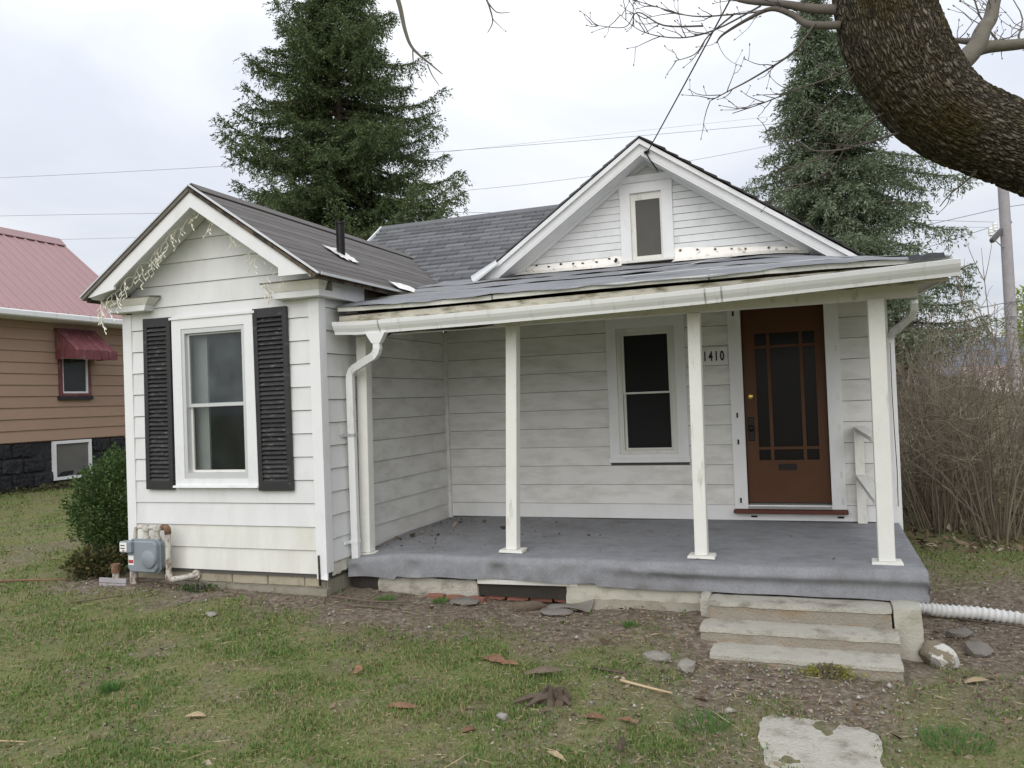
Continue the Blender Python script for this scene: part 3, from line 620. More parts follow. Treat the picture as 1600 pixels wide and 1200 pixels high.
# door
mb = MB(); mb.box(3.195, 3.322, B - .028, B + .001, .412, 2.43); mb.box(4.112, 4.245, B - .028, B + .001, .412, 2.43); mb.box(3.322, 4.112, B - .026, B + .001, 2.425, 2.5)
dc = hp('door_casing', mb, m_trim)
for z in (2.36, 1.33, 1.06, .47):
    mb = MB(); mb.box(3.245, 3.262, B - .034, B - .0285, z, z + .05); hp('hinge_mark', mb, m_iron, dc)
for z in (1.95, 1.48, 1.18, .72, .46):
    mb = MB(); mb.box(4.20, 4.222, B - .0315, B - .0285, z, z + .06); hp('patch_mark', mb, m_alu, dc)
dx0, dx1, dz0, dz1, dy = 3.327, 4.107, .47, 2.43, B + .03
xs = [dx0, 3.447, 3.560, 3.592, 3.870, 3.902, 4.017, dx1]; zs = [dz0, .893, 1.000, 1.026, 2.02, 2.048, 2.17, dz1]
mb = MB()
mb.box(xs[0], xs[1], dy, dy + .045, dz0, dz1); mb.box(xs[6], xs[7], dy, dy + .045, dz0, dz1)
mb.box(xs[1], xs[6], dy, dy + .045, zs[0], zs[1]); mb.box(xs[1], xs[6], dy, dy + .045, zs[6], zs[7])
mb.box(xs[1], xs[6], dy + .006, dy + .04, zs[2], zs[3]); mb.box(xs[1], xs[6], dy + .006, dy + .04, zs[4], zs[5])
for a, b in ((zs[1], zs[2]), (zs[3], zs[4]), (zs[5], zs[6])):
    mb.box(xs[2], xs[3], dy + .006, dy + .04, a, b); mb.box(xs[4], xs[5], dy + .006, dy + .04, a, b)
door = hp('door', mb, m_door)
for a, b in ((xs[1], xs[2]), (xs[3], xs[4]), (xs[5], xs[6])):
    for c, d in ((zs[1], zs[2]), (zs[3], zs[4]), (zs[5], zs[6])):
        q = MB(); q.box(a, b, dy + .02, dy + .024, c, d); hp('pane', q, g_door, door)
mb = MB(); rect_frame(mb, 3.63, 3.80, .795, .855, .012, .012, .012, .012, dy - .010, dy - .0005); mb.box(3.642, 3.788, dy - .005, dy - .0005, .807, .843); hp('mail_slot', mb, m_iron, door)
mb = MB(); mb.box(3.352, 3.412, dy - .010, dy - .0005, 1.09, 1.33); hp('lock_plate', mb, m_iron, door, bevel=.008)
mb = MB(); mb.lathe((3.382, dy, 1.22), [(.014, -.011), (.012, -.04), (.026, -.048), (.03, -.062), (.022, -.076), (.004, -.078)], 16, 'y'); hp('knob', mb, m_iron, door, smooth=True)
mb = MB(); mb.lathe((3.385, dy, 1.54), [(.026, -.0005), (.026, -.008), (.018, -.014), (.004, -.015)], 18, 'y'); hp('deadbolt', mb, m_brass, door, smooth='auto')
mb = MB(); mb.hexa([(3.185, B - .10, .372), (4.255, B - .10, .372), (4.255, B + .06, .372), (3.185, B + .06, .372), (3.185, B - .10, .405), (4.255, B - .10, .405), (4.255, B + .06, .4115), (3.185, B + .06, .4115)]); hp('door_sill', mb, m_sill, bevel=.004)
mb = MB(); mb.hexa([(3.322, B - .04, .412), (4.112, B - .04, .412), (4.112, B + .08, .412), (3.322, B + .08, .412), (3.322, B - .02, .43), (4.112, B - .02, .43), (4.112, B + .08, .468), (3.322, B + .08, .468)]); hp('threshold', mb, m_galv)
for xx in (3.345, 4.155):
    mb = MB(); mb.box(xx, xx + .06, B - .019, B - .012, .325, .343); hp('vent_slot', mb, m_iron)
# house number
mb = MB(); mb.box(2.905, 3.185, B - .022, B - .0165, 1.885, 2.055); plate = hp('house_number', mb, m_siding_p)
tx = 2.957
for ch in '1410':
    cu = bpy.data.curves.new('digit', 'FONT'); cu.body = ch; cu.size = 0.135; cu.extrude = 0.002; cu.offset = 0.0035
    to = bpy.data.objects.new('digit_text', cu); COL.objects.link(to)
    bpy.context.view_layer.update()
    me = bpy.data.meshes.new_from_object(to.evaluated_get(bpy.context.evaluated_depsgraph_get()))
    bpy.data.objects.remove(to); bpy.data.curves.remove(cu)
    co = np.zeros(len(me.vertices) * 3, np.float32); me.vertices.foreach_get('co', co); co = co.reshape(-1, 3)
    co[:, 0] -= co[:, 0].min(); co[:, 0] *= 0.62
    wd = co[:, 0].max()
    new = np.stack([co[:, 0] - wd / 2, -co[:, 2], co[:, 1] - .047], 1); me.vertices.foreach_set('co', new.ravel()); me.update()
    link('digit', me, m_num, plate, (tx, B - .0245, 1.968)); tx += 0.057
# porch window-side railing remnant
mb = MB(); mb.box(4.335, 4.420, B - .075, B - .035, .287, .70); mb.box(4.335, 4.420, B - .075, B - .035, .75, 1.18)
rail = hp('railing', mb, m_trim_old)
mb = MB(); mb.bar((4.385, B - .03, 1.195), (4.44, .61, 1.195), .10, .035); hp('top_rail', mb, m_trim_old, rail)
mb = MB(); mb.bar((4.385, B - .03, .73), (4.44, .61, .73), .10, .035); hp('lower_rail', mb, m_trim_old, rail)

# --- front gable: clapboards, attic window, rakes
def roofx(z, off): return (GZ - off - z) / GS
z = 2.93; EX = 0.0765
while z < 4.05:
    z1 = z + EX; a, b = min(roofx(z, .10), 2.15), min(roofx(z1, .10), 2.15)
    if b > 0:
        if z1 > 3.0 and z < 3.83:
            board_y(GX - a, 2.16, z, EX, B, m_clap, 'clapboard', x0t=GX - b, tb=.010); board_y(2.66, GX + a, z, EX, B, m_clap, 'clapboard', x1t=GX + b, tb=.010)
        else: board_y(GX - a, GX + a, z, EX, B, m_clap, 'clapboard', x0t=GX - b, x1t=GX + b, tb=.010)
    z = z1
mb = MB(); mb.box(2.135, 2.245, B - .032, B, 3.02, 3.735); mb.box(2.578, 2.690, B - .032, B, 3.02, 3.735); mb.box(2.13, 2.695, B - .034, B, 3.7355, 3.84)
aw = hp('window', mb, m_trim)
mb = MB(); mb.hexa([(2.115, B - .05, 3.841), (2.71, B - .05, 3.841), (2.71, B, 3.841), (2.115, B, 3.841), (2.07, B - .10, 3.90), (2.755, B - .10, 3.90), (2.755, B, 3.92), (2.07, B, 3.92)]); hp('head_moulding', mb, m_trim, aw)
mb = MB(); rect_frame(mb, 2.246, 2.577, 3.03, 3.735, .05, .022, .035, .075, B - .004, B + .04); hp('sash', mb, m_trim_old, aw)
mb = MB(); mb.box(2.29, 2.562, B + .012, B + .018, 3.06, 3.665); hp('pane', mb, g_frost, aw)
mb = MB(); mb.box(2.13, 2.69, B - .06, B, 2.995, 3.02); hp('sill', mb, m_trim_old, aw)
GY = 2.235
for s in (1, -1):
    q = lambda x, d, y: (GX + s * x, y, GZ - GS * x - d)
    XE = 2.06 if s > 0 else 1.92
    XW = 2.35
    mb = MB(); mb.hexa([q(0, .075, GY + .01), q(XW, .075, GY + .01), q(XW, .075, 7.3), q(0, .075, 7.3), q(0, .022, GY + .01), q(XW, .022, GY + .01), q(XW, .022, 7.3), q(0, .022, 7.3)]); hp('roof_deck', mb, m_rot)
    mb = MB(); mb.hexa([q(0, .17, GY - .022), q(XE, .17, GY - .022), q(XE, .17, GY), q(0, .17, GY), q(0, .07, GY - .03), q(XE, .07, GY - .03), q(XE, .07, GY), q(0, .07, GY)]); hp('barge_board', mb, m_trim)
    mb = MB(); mb.hexa([q(0, .085, GY - .062), q(XE, .085, GY - .062), q(XE, .085, GY - .031), q(0, .085, GY - .031), q(0, .035, GY - .062), q(XE, .035, GY - .062), q(XE, .035, GY - .031), q(0, .035, GY - .031)]); hp('crown_moulding', mb, m_trim)
    mb = MB(); mb.hexa([q(0, .190, GY - .02), q(XE, .190, GY - .02), q(XE, .190, B - .001), q(0, .190, B - .001), q(0, .171, GY - .02), q(XE, .171, GY - .02), q(XE, .171, B - .001), q(0, .171, B - .001)]); hp('rake_soffit', mb, m_trim)
    mb = MB(); mb.hexa([q(0, .222, B - .03), q(XE - .1, .222, B - .03), q(XE - .1, .222, B - .012), q(0, .222, B - .012), q(0, .191, B - .055), q(XE - .1, .191, B - .055), q(XE - .1, .191, B - .012), q(0, .191, B - .012)]); hp('frieze_board', mb, m_trim)
    # shingle courses of the gable roof; only the ragged rake edges show
    LG = math.hypot(XW, XW * GS); nc = 19
    for i in range(nc):
        d0 = i / nc * XW; d1 = (i + 1) / nc * XW + .015; lift = random.uniform(0, .014) if s > 0 else random.uniform(0, .004); y0 = GY - .07 - random.uniform(0, .02 if s > 0 else .004)
        mb = MB(); mb.hexa([q(d0, .020, y0), q(d1, .020 - lift, y0), q(d1, .020, 7.3), q(d0, .020, 7.3), q(d0, .008, y0), q(d1, -.004 - lift, y0), q(d1, -.004, 7.3), q(d0, .008, 7.3)]); hp('shingle', mb, m_shing_old if s > 0 else m_shing_b)
mb = MB(); mb.lathe((0, 0, 0), [(.06, 0), (.06, .3)], 10)
# curled metal gutter scrap where the left rake meets the porch roof
mb = MB(); V = []; Fq = []
P0 = Vector((.58, 2.19, 2.90)); P1 = Vector((.86, 2.19, 3.075))
for i in range(6):
    p = P0.lerp(P1, i / 5); rr = .075 - .03 * i / 5
    for k in range(9): a = -math.pi * .15 + math.pi * 1.15 * k / 8; V.append((p.x - .5 * rr * math.sin(a), p.y - rr * math.cos(a) - .03, p.z + rr * math.sin(a) * .9))
for i in range(5):
    for k in range(8): a = i * 9 + k; Fq.append((a, a + 1, a + 10, a + 9))
mb.add(V, Fq); hp('metal_scrap', mb, m_galv, smooth=True)

# --- main (cross) roof: individual shingles where they show
MRZ = lambda y: 3.60 + WS * (y - 3.80); RY = 4.76; MLX = -1.98
mb = MB(); mb.hexa([(MLX + .02, 2.3, MRZ(2.3) - .075), (GX, 2.3, MRZ(2.3) - .075), (GX, RY, MRZ(RY) - .075), (MLX + .02, RY, MRZ(RY) - .075), (MLX + .02, 2.3, MRZ(2.3) - .03), (GX, 2.3, MRZ(2.3) - .03), (GX, RY, MRZ(RY) - .03), (MLX + .02, RY, MRZ(RY) - .03)])
mb.hexa([(MLX + .02, RY + .001, MRZ(RY) - .075), (GX, RY + .001, MRZ(RY) - .075), (GX, 7.3, MRZ(RY) - .075 - WS * 2.54), (MLX + .02, 7.3, MRZ(RY) - .075 - WS * 2.54), (MLX + .02, RY + .001, MRZ(RY) - .005), (GX, RY + .001, MRZ(RY) - .005), (GX, 7.3, MRZ(RY) - .005 - WS * 2.54), (MLX + .02, 7.3, MRZ(RY) - .005 - WS * 2.54)])
hp('roof_deck', mb, m_shing_b)
dy_s = .127 / math.hypot(1, WS); row = 0; y = RY
while y - dy_s > 2.42:
    y1 = y; y0 = y - dy_s; off = (row % 2) * .152 + random.uniform(-.02, .02); xx = MLX - off
    while xx < 2.4:
        a = max(xx + .005, MLX); b = xx + .300; xc = (a + b) / 2; zc = MRZ((y0 + y1) / 2)
        hid = (zc < WT(xc) - .05 and abs(xc - WAX) < 1.3) or zc < GT(xc) - .06 or b - a < .03 or (xc > 1.0 and zc < 3.55)
        if not hid:
            j = random.uniform(0, .004); mb = MB()
            mb.hexa([(a, y0, MRZ(y0) - .026), (b, y0, MRZ(y0) - .026), (b, y1 + .02, MRZ(y1) - .014), (a, y1 + .02, MRZ(y1) - .014), (a, y0, MRZ(y0) + .004 + j), (b, y0, MRZ(y0) + .004 + j * .5), (b, y1 + .02, MRZ(y1) - .008), (a, y1 + .02, MRZ(y1) - .008)])
            hp('shingle', mb, m_shing_b)
        xx += .305
    y = y0; row += 1
mb = MB(); mb.prism([(MLX, RY - .10, MRZ(RY - .10) + .004), (MLX, RY, MRZ(RY) + .006), (MLX, RY + .10, MRZ(RY - .10) + .004), (MLX, RY + .10, MRZ(RY - .10) + .014), (MLX, RY, MRZ(RY) + .018), (MLX, RY - .10, MRZ(RY - .10) + .014)], (GX - MLX, 0, 0)); hp('ridge_cap', mb, m_shing_b)
mb = MB(); mb.bar((MLX - .012, 2.9, MRZ(2.9) - .03), (MLX - .012, RY, MRZ(RY) - .03), .02, .10); hp('barge_board', mb, m_trim)

# --- porch: foundation, carpeted floor, posts, beam, ceiling
mb = MB(); mb.box(.03, 4.60, .36, B - .02, -.05, .20); hp('porch_deck', mb, m_deck)
def floor_z(x, y):
    return FL + .004 - .075 * max(0, 1 - x / .55) * max(0, 1 - (y - .3) / 1.2) + .006 * math.sin(x * 3 + y * 2)
mb = MB(); V = []; nx = 150
PX0, PX1 = .025, 4.69
for i in range(nx + 1):
    x = PX0 + (PX1 - PX0) * i / nx; t = i / nx
    wav = mnoise.noise(Vector((x * 2.3, 0, 0))); wv2 = mnoise.noise(Vector((x * 6.5, 5, 0)))
    ze = floor_z(x, .33)
    hem = (.078 if x > 2.3 else .10) + .018 * wav - (.03 if x < .5 else 0)
    fold = sm(2.2, 3.0, x) * 0.030
    prof = []
    for yy in (2.53, 2.0, 1.5, 1.0, .7, .5, .40): prof.append((yy, floor_z(x, yy)))
    ed = .30 + .012 * wav
    prof += [(ed + .045, ze - .001), (ed + .018, ze - .008), (ed + .003, ze - .024), (ed - .004, ze - .046)]
    hh = ze - .046 - hem
    for k in range(1, 9):
        u = k / 8; pro = .038 * math.sin(u * 3.1) * wv2 * (1 - float(fold) * 12) + float(fold) * (-math.exp(-((u - .12) / .16) ** 2) + 1.0 * math.exp(-((u - .52) / .2) ** 2) * .9)
        prof.append((ed - .004 + pro * (1 if u > .05 else 0) + .012 * u * wav, ze - .046 - hh * u))
    for yy, zz in prof: V.append((x, yy, zz))
npf = len(prof); Fq = []
for i in range(nx):
    for k in range(npf - 1): a = i * npf + k; Fq.append((a, a + 1, a + npf + 1, a + npf))
# right side of the carpet: goes over the edge too
b = len(V); last = V[nx * npf:(nx + 1) * npf]
for k, (x, yy, zz) in enumerate(last): V.append((x + .012, yy - (.004 if k > 6 else 0), zz - .012))
for k, (x, yy, zz) in enumerate(last): V.append((x + .006, max(yy, .31), min(zz - .02, .09) if k <= 10 else min(zz, .085)))
for k in range(npf - 1):
    Fq.append((nx * npf + k, nx * npf + k + 1, b + k + 1, b + k)); Fq.append((b + k, b + k + 1, b + npf + k + 1, b + npf + k))
mb.add(V, Fq); hp('porch_carpet', mb, m_carpet, smooth=True)
# what shows under the hem
def rough_box(mb, x0, x1, y0, y1, z0, z1, nz_=6, amp=.01, seed=0, rd=1.0):
    nxx = max(2, int((x1 - x0) / .045)); nyy = max(1, int((y1 - y0) / .045)); nzz = max(1, int((z1 - z0) / .035))
    bm = bmesh.new(); bmesh.ops.create_cube(bm, size=1)
    for ax, n in ((0, nxx), (1, nyy), (2, nzz)):
        for k in range(1, n):
            v = Vector((0, 0, 0)); v[ax] = -.5 + k / n; nn = Vector((0, 0, 0)); nn[ax] = 1
            bmesh.ops.bisect_plane(bm, geom=bm.verts[:] + bm.edges[:] + bm.faces[:], plane_co=v, plane_no=nn)
    vs = []
    for i, v in enumerate(bm.verts):
        v.index = i
        p = Vector((x0 + (v.co.x + .5) * (x1 - x0), y0 + (v.co.y + .5) * (y1 - y0), z0 + (v.co.z + .5) * (z1 - z0)))
        e = sum(abs(abs(c) - .5) < 1e-5 for c in v.co)
        d = Vector((mnoise.noise(p * 9 + Vector((seed, 0, 0))), mnoise.noise(p * 9 + Vector((0, seed, 40))), mnoise.noise(p * 9 + Vector((80, 0, seed)))))
        d2 = mnoise.noise(p * 25 + Vector((seed, 9, 9)))
        c = Vector(((x0 + x1) / 2, (y0 + y1) / 2, (z0 + z1) / 2)); inw = (c - p); inw = Vector([math.copysign(1, q) if abs(abs(w) - .5) < 1e-5 else 0 for q, w in zip(inw, v.co)])
        p = p + d * amp * rd + inw * (amp * .7 * rd * (e - 1) * (1 + d2))
        vs.append(p)
    fs = [tuple(v.index for v in f.verts) for f in bm.faces]; bm.free()
    mb.add(vs, fs); return mb
mb = MB(); rough_box(mb, .30, 1.27, .335, .46, -.10, .085, amp=.012, seed=3); hp('concrete_footing', mb, m_conc, smooth='auto')
mb = MB(); mb.hexa([(1.27, .326, .055), (2.15, .326, .068), (2.15, .36, .068), (1.27, .36, .055), (1.27, .320, .10), (2.15, .320, .10), (2.15, .36, .10), (1.27, .36, .10)]); hp('white_hem_board', mb, m_trim_old)
for i in range(4):
    mb = MB(); xa = 1.30 + i * .205; rough_box(mb, xa, xa + .195, .39, .50, -.09, .05, amp=.005, seed=i); hp('brick', mb, m_brick)
for i in range(3):
    mb = MB(); xa = .80 + i * .19; rough_box(mb, xa, xa + .18, .26 - .01 * i, .33, -.10, -.035 - .006 * i, amp=.006, seed=i + 9); hp('brick', mb, m_brick)
mb = MB(); rough_box(mb, 2.04, 3.16, .335, .46, -.14, .098, amp=.010, seed=5); hp('whitewashed_footing', mb, m_whitewash, smooth='auto')
mb = MB(); nA = 40; V = []
for i in range(nA + 1):
    x = 2.28 + (3.13 - 2.28) * i / nA; w0 = .19 + .05 * mnoise.noise(Vector((x * 4, 2, 2)))
    for k in range(7): u = k / 6; V.append((x, .34 - w0 * u, -.015 - .115 * u ** .8 + .012 * mnoise.noise(Vector((x * 12, u * 4, 1))) - (.03 if k == 6 else 0) + gz(x, .2) * u * .3))
mb.add(V, [(i * 7 + k, (i + 1) * 7 + k, (i + 1) * 7 + k + 1, i * 7 + k + 1) for i in range(nA) for k in range(6)]); hp('cement_apron', mb, m_mortar, smooth=True)
mb = MB(); rough_box(mb, 4.45, 4.63, .05, .44, -.40, .085, amp=.006, seed=8); hp('corner_pier', mb, m_whitewash, smooth='auto')
mb = MB(); rough_box(mb, 3.14, 3.22, .16, .46, -.2, .085, amp=.008, seed=18); hp('step_cheek', mb, m_conc, smooth='auto')
mb = MB(); mb.box(4.50, 4.62, .45, B, -.35, .10); hp('side_footing', mb, m_conc)
# posts
def post(xb, xt, y, zb, w=.098):
    mb = MB(); h = w / 2; zt = 2.232
    mb.hexa([(xb - h, y - h, zb + .022), (xb + h, y - h, zb + .022), (xb + h, y + h, zb + .022), (xb - h, y + h, zb + .022), (xt - h, y - h, zt), (xt + h, y - h, zt), (xt + h, y + h, zt), (xt - h, y + h, zt)])
    p = hp('porch_post', mb, m_post, bevel=.004)
    mb = MB(); mb.hexa([(xb - .105, y - .075, zb), (xb + .11, y - .08, zb - .002), (xb + .105, y + .08, zb), (xb - .1, y + .08, zb), (xb - .10, y - .072, zb + .022), (xb + .105, y - .076, zb + .020), (xb + .1, y + .08, zb + .0215), (xb - .095, y + .08, zb + .0215)]); hp('base_plate', mb, m_trim_old, p)
    return p
post(.105, .135, .52, .235, .10); post(1.515, 1.590, .56, .292); post(3.115, 3.133, .56, .292); post(4.452, 4.458, .53, .292, .112)
mb = MB(); mb.hexa([(.06, .47, 2.235), (1.60, .50, 2.233), (1.60, .615, 2.233), (.06, .615, 2.235), (.06, .47, 2.325), (1.60, .50, 2.325), (1.60, .615, 2.325), (.06, .615, 2.325)]); mb.box(1.603, 4.74, .50, .615, 2.2335, 2.325)
hp('porch_beam', mb, m_trim_old)
mb = MB(); n = 14
pts_lo = [(.30 + 1.15 * i / n, 2.228 + .03 * abs(mnoise.noise(Vector((i * .9, 2, 0)))) - (.035 if i in (0, 1) else 0)) for i in range(n + 1)]
mb.prism([(x, .455, z) for x, z in pts_lo] + [(1.45, .455, 2.27), (.30, .455, 2.27)], (0, .012, 0)); hp('rotten_trim_strip', mb, m_rot)
mb = MB(); mb.hexa([(.06, .25, 2.30), (4.88, .25, 2.33), (4.88, 2.52, 2.42), (.06, 2.52, 2.42), (.06, .25, 2.335), (4.88, .25, 2.365), (4.88, 2.52, 2.45), (.06, 2.52, 2.45)]); hp('porch_ceiling', mb, m_ceil)
mb = MB(); mb.hexa([(.07, .222, 2.26), (4.90, .222, 2.292), (4.90, .249, 2.292), (.07, .249, 2.26), (.07, .222, 2.395), (4.90, .222, 2.43), (4.90, .249, 2.43), (.07, .249, 2.395)]); hp('fascia_board', mb, m_fascia)
mb = MB(); mb.prism([(4.885, .25, 2.30), (4.885, 2.5, 2.42), (4.885, 2.5, 2.73), (4.885, .25, 2.42)], (.02, 0, 0)); hp('fascia_board', mb, m_trim_old)
# drip strips along the roof edge, lifting off at the left
def edge_strip(x0, x1, z0, z1, y, lift, name, mat):
    mb = MB(); n = 12; V = []
    for i in range(n + 1):
        t = i / n; x = x0 + (x1 - x0) * t; z = z0 + (z1 - z0) * t + lift * math.sin(t * math.pi) + .004 * mnoise.noise(Vector((x * 5, 1, 0)))
        V += [(x, y - .012, z - .036), (x, y, z - .036), (x, y, z), (x, y - .014, z)]
    Fq = [(0, 1, 2, 3), tuple(n * 4 + k for k in (3, 2, 1, 0))]
    for i in range(n):
        for e in range(4): a = i * 4; Fq.append((a + e, a + (e + 1) % 4, a + 4 + (e + 1) % 4, a + 4 + e))
    mb.add(V, Fq); hp(name, mb, mat)
edge_strip(.08, 1.55, 2.470, 2.462, .20, -.008, 'drip_edge', m_trim_old); edge_strip(1.56, 3.3, 2.465, 2.475, .20, .004, 'drip_edge', m_trim_old); edge_strip(3.31, 4.93, 2.475, 2.458, .20, .010, 'drip_edge', m_trim_old)
# roll roofing: three lapped, wrinkled sheets
def proof_z(x, y):
    front = 2.474 - .022 * float(sm(4.0, 5.0, x)); back = 2.985 - .03 * min(x / 3.6, 1) - .155 * float(sm(3.5, 5.0, x))
    return front + (y - .17) * (back - front) / 2.36
for si, (ya, yb) in enumerate(((.155, 1.02), (.95, 1.82), (1.75, 2.53))):
    nx, ny = 130, 14; V = []; mb = MB()
    for i in range(nx + 1):
        x = .06 + (4.92 - .06) * i / nx; rag = (.03 if si == 0 else .012) * mnoise.noise(Vector((x * 3.1, si * 7, 0))) + .008 * mnoise.noise(Vector((x * 11, si, 0)))
        for k in range(ny + 1):
            y = ya + rag * (1 - k / ny) + (yb - ya) * k / ny
            p = Vector((x * 1.3 + y * .8, y * 2.6, si * 4)); w = .016 * mnoise.noise(p) + .010 * mnoise.noise(p * 3.1)
            if k == 0: w += (.006 if si else -.012 * (1 + mnoise.noise(Vector((x * 4, 3, 1)))))
            xx = x if not (si == 2 and x < .3) else x
            V.append((xx, y, proof_z(x, y) + w + .0015 * si + .005))
    Fq = []
    for i in range(nx):
        for k in range(ny): a = i * (ny + 1) + k; Fq.append((a, a + ny + 1, a + ny + 2, a + 1))
    mb.add(V, Fq); hp('roofing_sheet', mb, m_roll, smooth=True)
mb = MB(); mb.hexa([(.07, .25, 2.455), (4.90, .25, 2.428), (4.90, 2.53, 2.74), (.07, 2.53, 2.93), (.07, .25, 2.468), (4.90, .25, 2.440), (4.90, 2.53, 2.765), (.07, 2.53, 2.945)]); hp('porch_roof_deck', mb, m_rot)
# pale sealant lines and one loose lifted seam
def seam(pts, w, mat, lift=.012):
    mb = MB(); V = []
    P = [Vector((x, y, 0)) for x, y in pts]; full = []
    for a, b in zip(P[:-1], P[1:]):
        for t in np.linspace(0, 1, 9)[:-1]: full.append(a.lerp(b, float(t)))
    full.append(P[-1])
    for i, p in enumerate(full):
        d = (full[min(i + 1, len(full) - 1)] - full[max(i - 1, 0)]).normalized(); sd = Vector((-d.y, d.x, 0)) * w / 2
        for q in (p - sd, p + sd):
            V.append((q.x, q.y, proof_z(q.x, q.y) + lift + .018 + .004 * mnoise.noise(q * 6)))
    Fq = [(2 * i, 2 * i + 1, 2 * i + 3, 2 * i + 2) for i in range(len(full) - 1)]
    mb.add(V, Fq); hp('seam_strip', mb, mat)
seam([(.35, .75), (.95, 1.15), (1.28, 1.55)], .016, m_straw); seam([(.2, .45), (.85, .62), (1.3, .60)], .014, m_straw); seam([(2.45, 1.0), (3.0, 1.45), (3.35, 2.2)], .03, m_flash)
seam([(2.6, .42), (3.4, .55), (4.2, .45), (4.8, .35)], .035, m_trim_old); seam([(3.3, .30), (4.1, .38), (4.85, .24)], .03, m_trim_old)
for x0, x1, dx in ((4.66, 4.88, .04),):
    mb = MB(); V = []; n = 12
    for i in range(n + 1):
        x = x0 + (x1 - x0) * i / n; l = (.018 + dx * .6) * abs(mnoise.noise(Vector((x * 8, 4, 4)))) + dx * .5 * (i / n)
        V += [(x, .13, proof_z(x, .16) - .03 + l), (x, .20, proof_z(x, .2) + .012 + l), (x, .30, proof_z(x, .3) + .006)]
    Fq = [(i * 3 + k, i * 3 + k + 1, i * 3 + k + 4, i * 3 + k + 3) for i in range(n) for k in range(2)]
    mb.add(V, Fq); hp('curled_tar_edge', mb, m_tar)
# flashing against the gable wall
def flash(x0, x1, zt, zt1, seed):
    mb = MB(); V = []; n = 30
    for i in range(n + 1):
        t = i / n; x = x0 + (x1 - x0) * t; r = .014 * mnoise.noise(Vector((x * 9, seed, 0))); zt_ = zt + (zt1 - zt) * t
        zr = proof_z(x, 2.50)
        V += [(x, 2.36 + r, proof_z(x, 2.36) + .022), (x, 2.46, zr + .016), (x, B - .016, zr + .05), (x, B - .017, zt_ + r)]
    Fq = [(i * 4 + k, i * 4 + k + 1, i * 4 + k + 5, i * 4 + k + 4) for i in range(n) for k in range(3)]
    mb.add(V, Fq); return hp('wall_flashing', mb, m_flash)
f1 = flash(.93, 2.14, 3.07, 3.085, 1); f2 = flash(2.68, 4.0, 3.12, 3.0, 4)
for i in range(8):
    x = 1.02 + i * .14 + random.uniform(-.02, .02); zz = 3.055 + random.uniform(-.02, .02); mb = MB()
    mb.prism([(x + random.uniform(.012, .022) * math.cos(a), B - .020, zz + random.uniform(.006, .013) * math.sin(a)) for a in np.linspace(0, 2 * math.pi, 8)[:-1]], (0, -.004, 0)); hp('tar_spot', mb, m_tar, f1)
for i in range(7):
    x = 2.75 + i * .17 + random.uniform(-.03, .03); zz = 3.085 - i * .013; mb = MB()
    mb.prism([(x + random.uniform(.008, .018) * math.cos(a), B - .020, zz + random.uniform(.006, .016) * math.sin(a)) for a in np.linspace(0, 2 * math.pi, 8)[:-1]], (0, -.004, 0)); hp('tar_spot', mb, m_barkp, f2)
mb = MB(); rough_box(mb, 2.02, 2.12, 2.44, 2.50, 3.0, 3.07, amp=.02, seed=2); hp('tar_lump', mb, m_tar)
# eave flashing where wing roof and porch roof meet
mb = MB(); V = []
for i in range(9):
    y = 1.05 + i * .06
    V += [(.12, y, WT(.12) + .02 + .01 * random.random()), (.24, y, 2.73 + .008 * random.random()), (.30 + .03 * random.random(), y - .02, 2.705)]
mb.add(V, [(i * 3 + k, i * 3 + k + 1, i * 3 + k + 4, i * 3 + k + 3) for i in range(8) for k in range(2)]); hp('eave_flashing', mb, m_flash)
# gutter: K-style trough, slightly bent at the left end
gx = [(.07, 2.335), (.30, 2.322), (.52, 2.322), (1.6, 2.330), (2.8, 2.350), (3.3, 2.362), (4.2, 2.395), (4.965, 2.424)]
prof = [(.214, 0), (.205, -.10), (.145, -.108), (.140, -.085), (.118, -.055), (.105, -.030), (.100, 0), (.112, .004), (.112, -.004), (.118, -.045), (.150, -.078), (.196, -.082), (.206, 0)]
mb = MB(); V = []
for x, zt in gx: V += [(x, py, zt + pz) for py, pz in prof]
n = len(prof); Fq = []
for i in range(len(gx) - 1):
    for k in range(n): Fq.append((i * n + k, i * n + (k + 1) % n, (i + 1) * n + (k + 1) % n, (i + 1) * n + k))
endp = [0, 1, 2, 3, 4, 5, 6]
Fq += [tuple(endp), tuple((len(gx) - 1) * n + k for k in reversed(endp))]
mb.add(V, Fq); gut = hp('gutter', mb, m_gutter)
for x, zt in ((.525, 2.322), (3.28, 2.362), (3.40, 2.366)):
    mb = MB(); V = []
    for xx in (x - .006, x + .006): V += [(xx, py - .002, zt + pz) for py, pz in prof[2:8]]
    mb.add(V, [(k, k + 1, k + 7, k + 6) for k in range(5)]); hp('gutter_joint', mb, m_galv, gut)
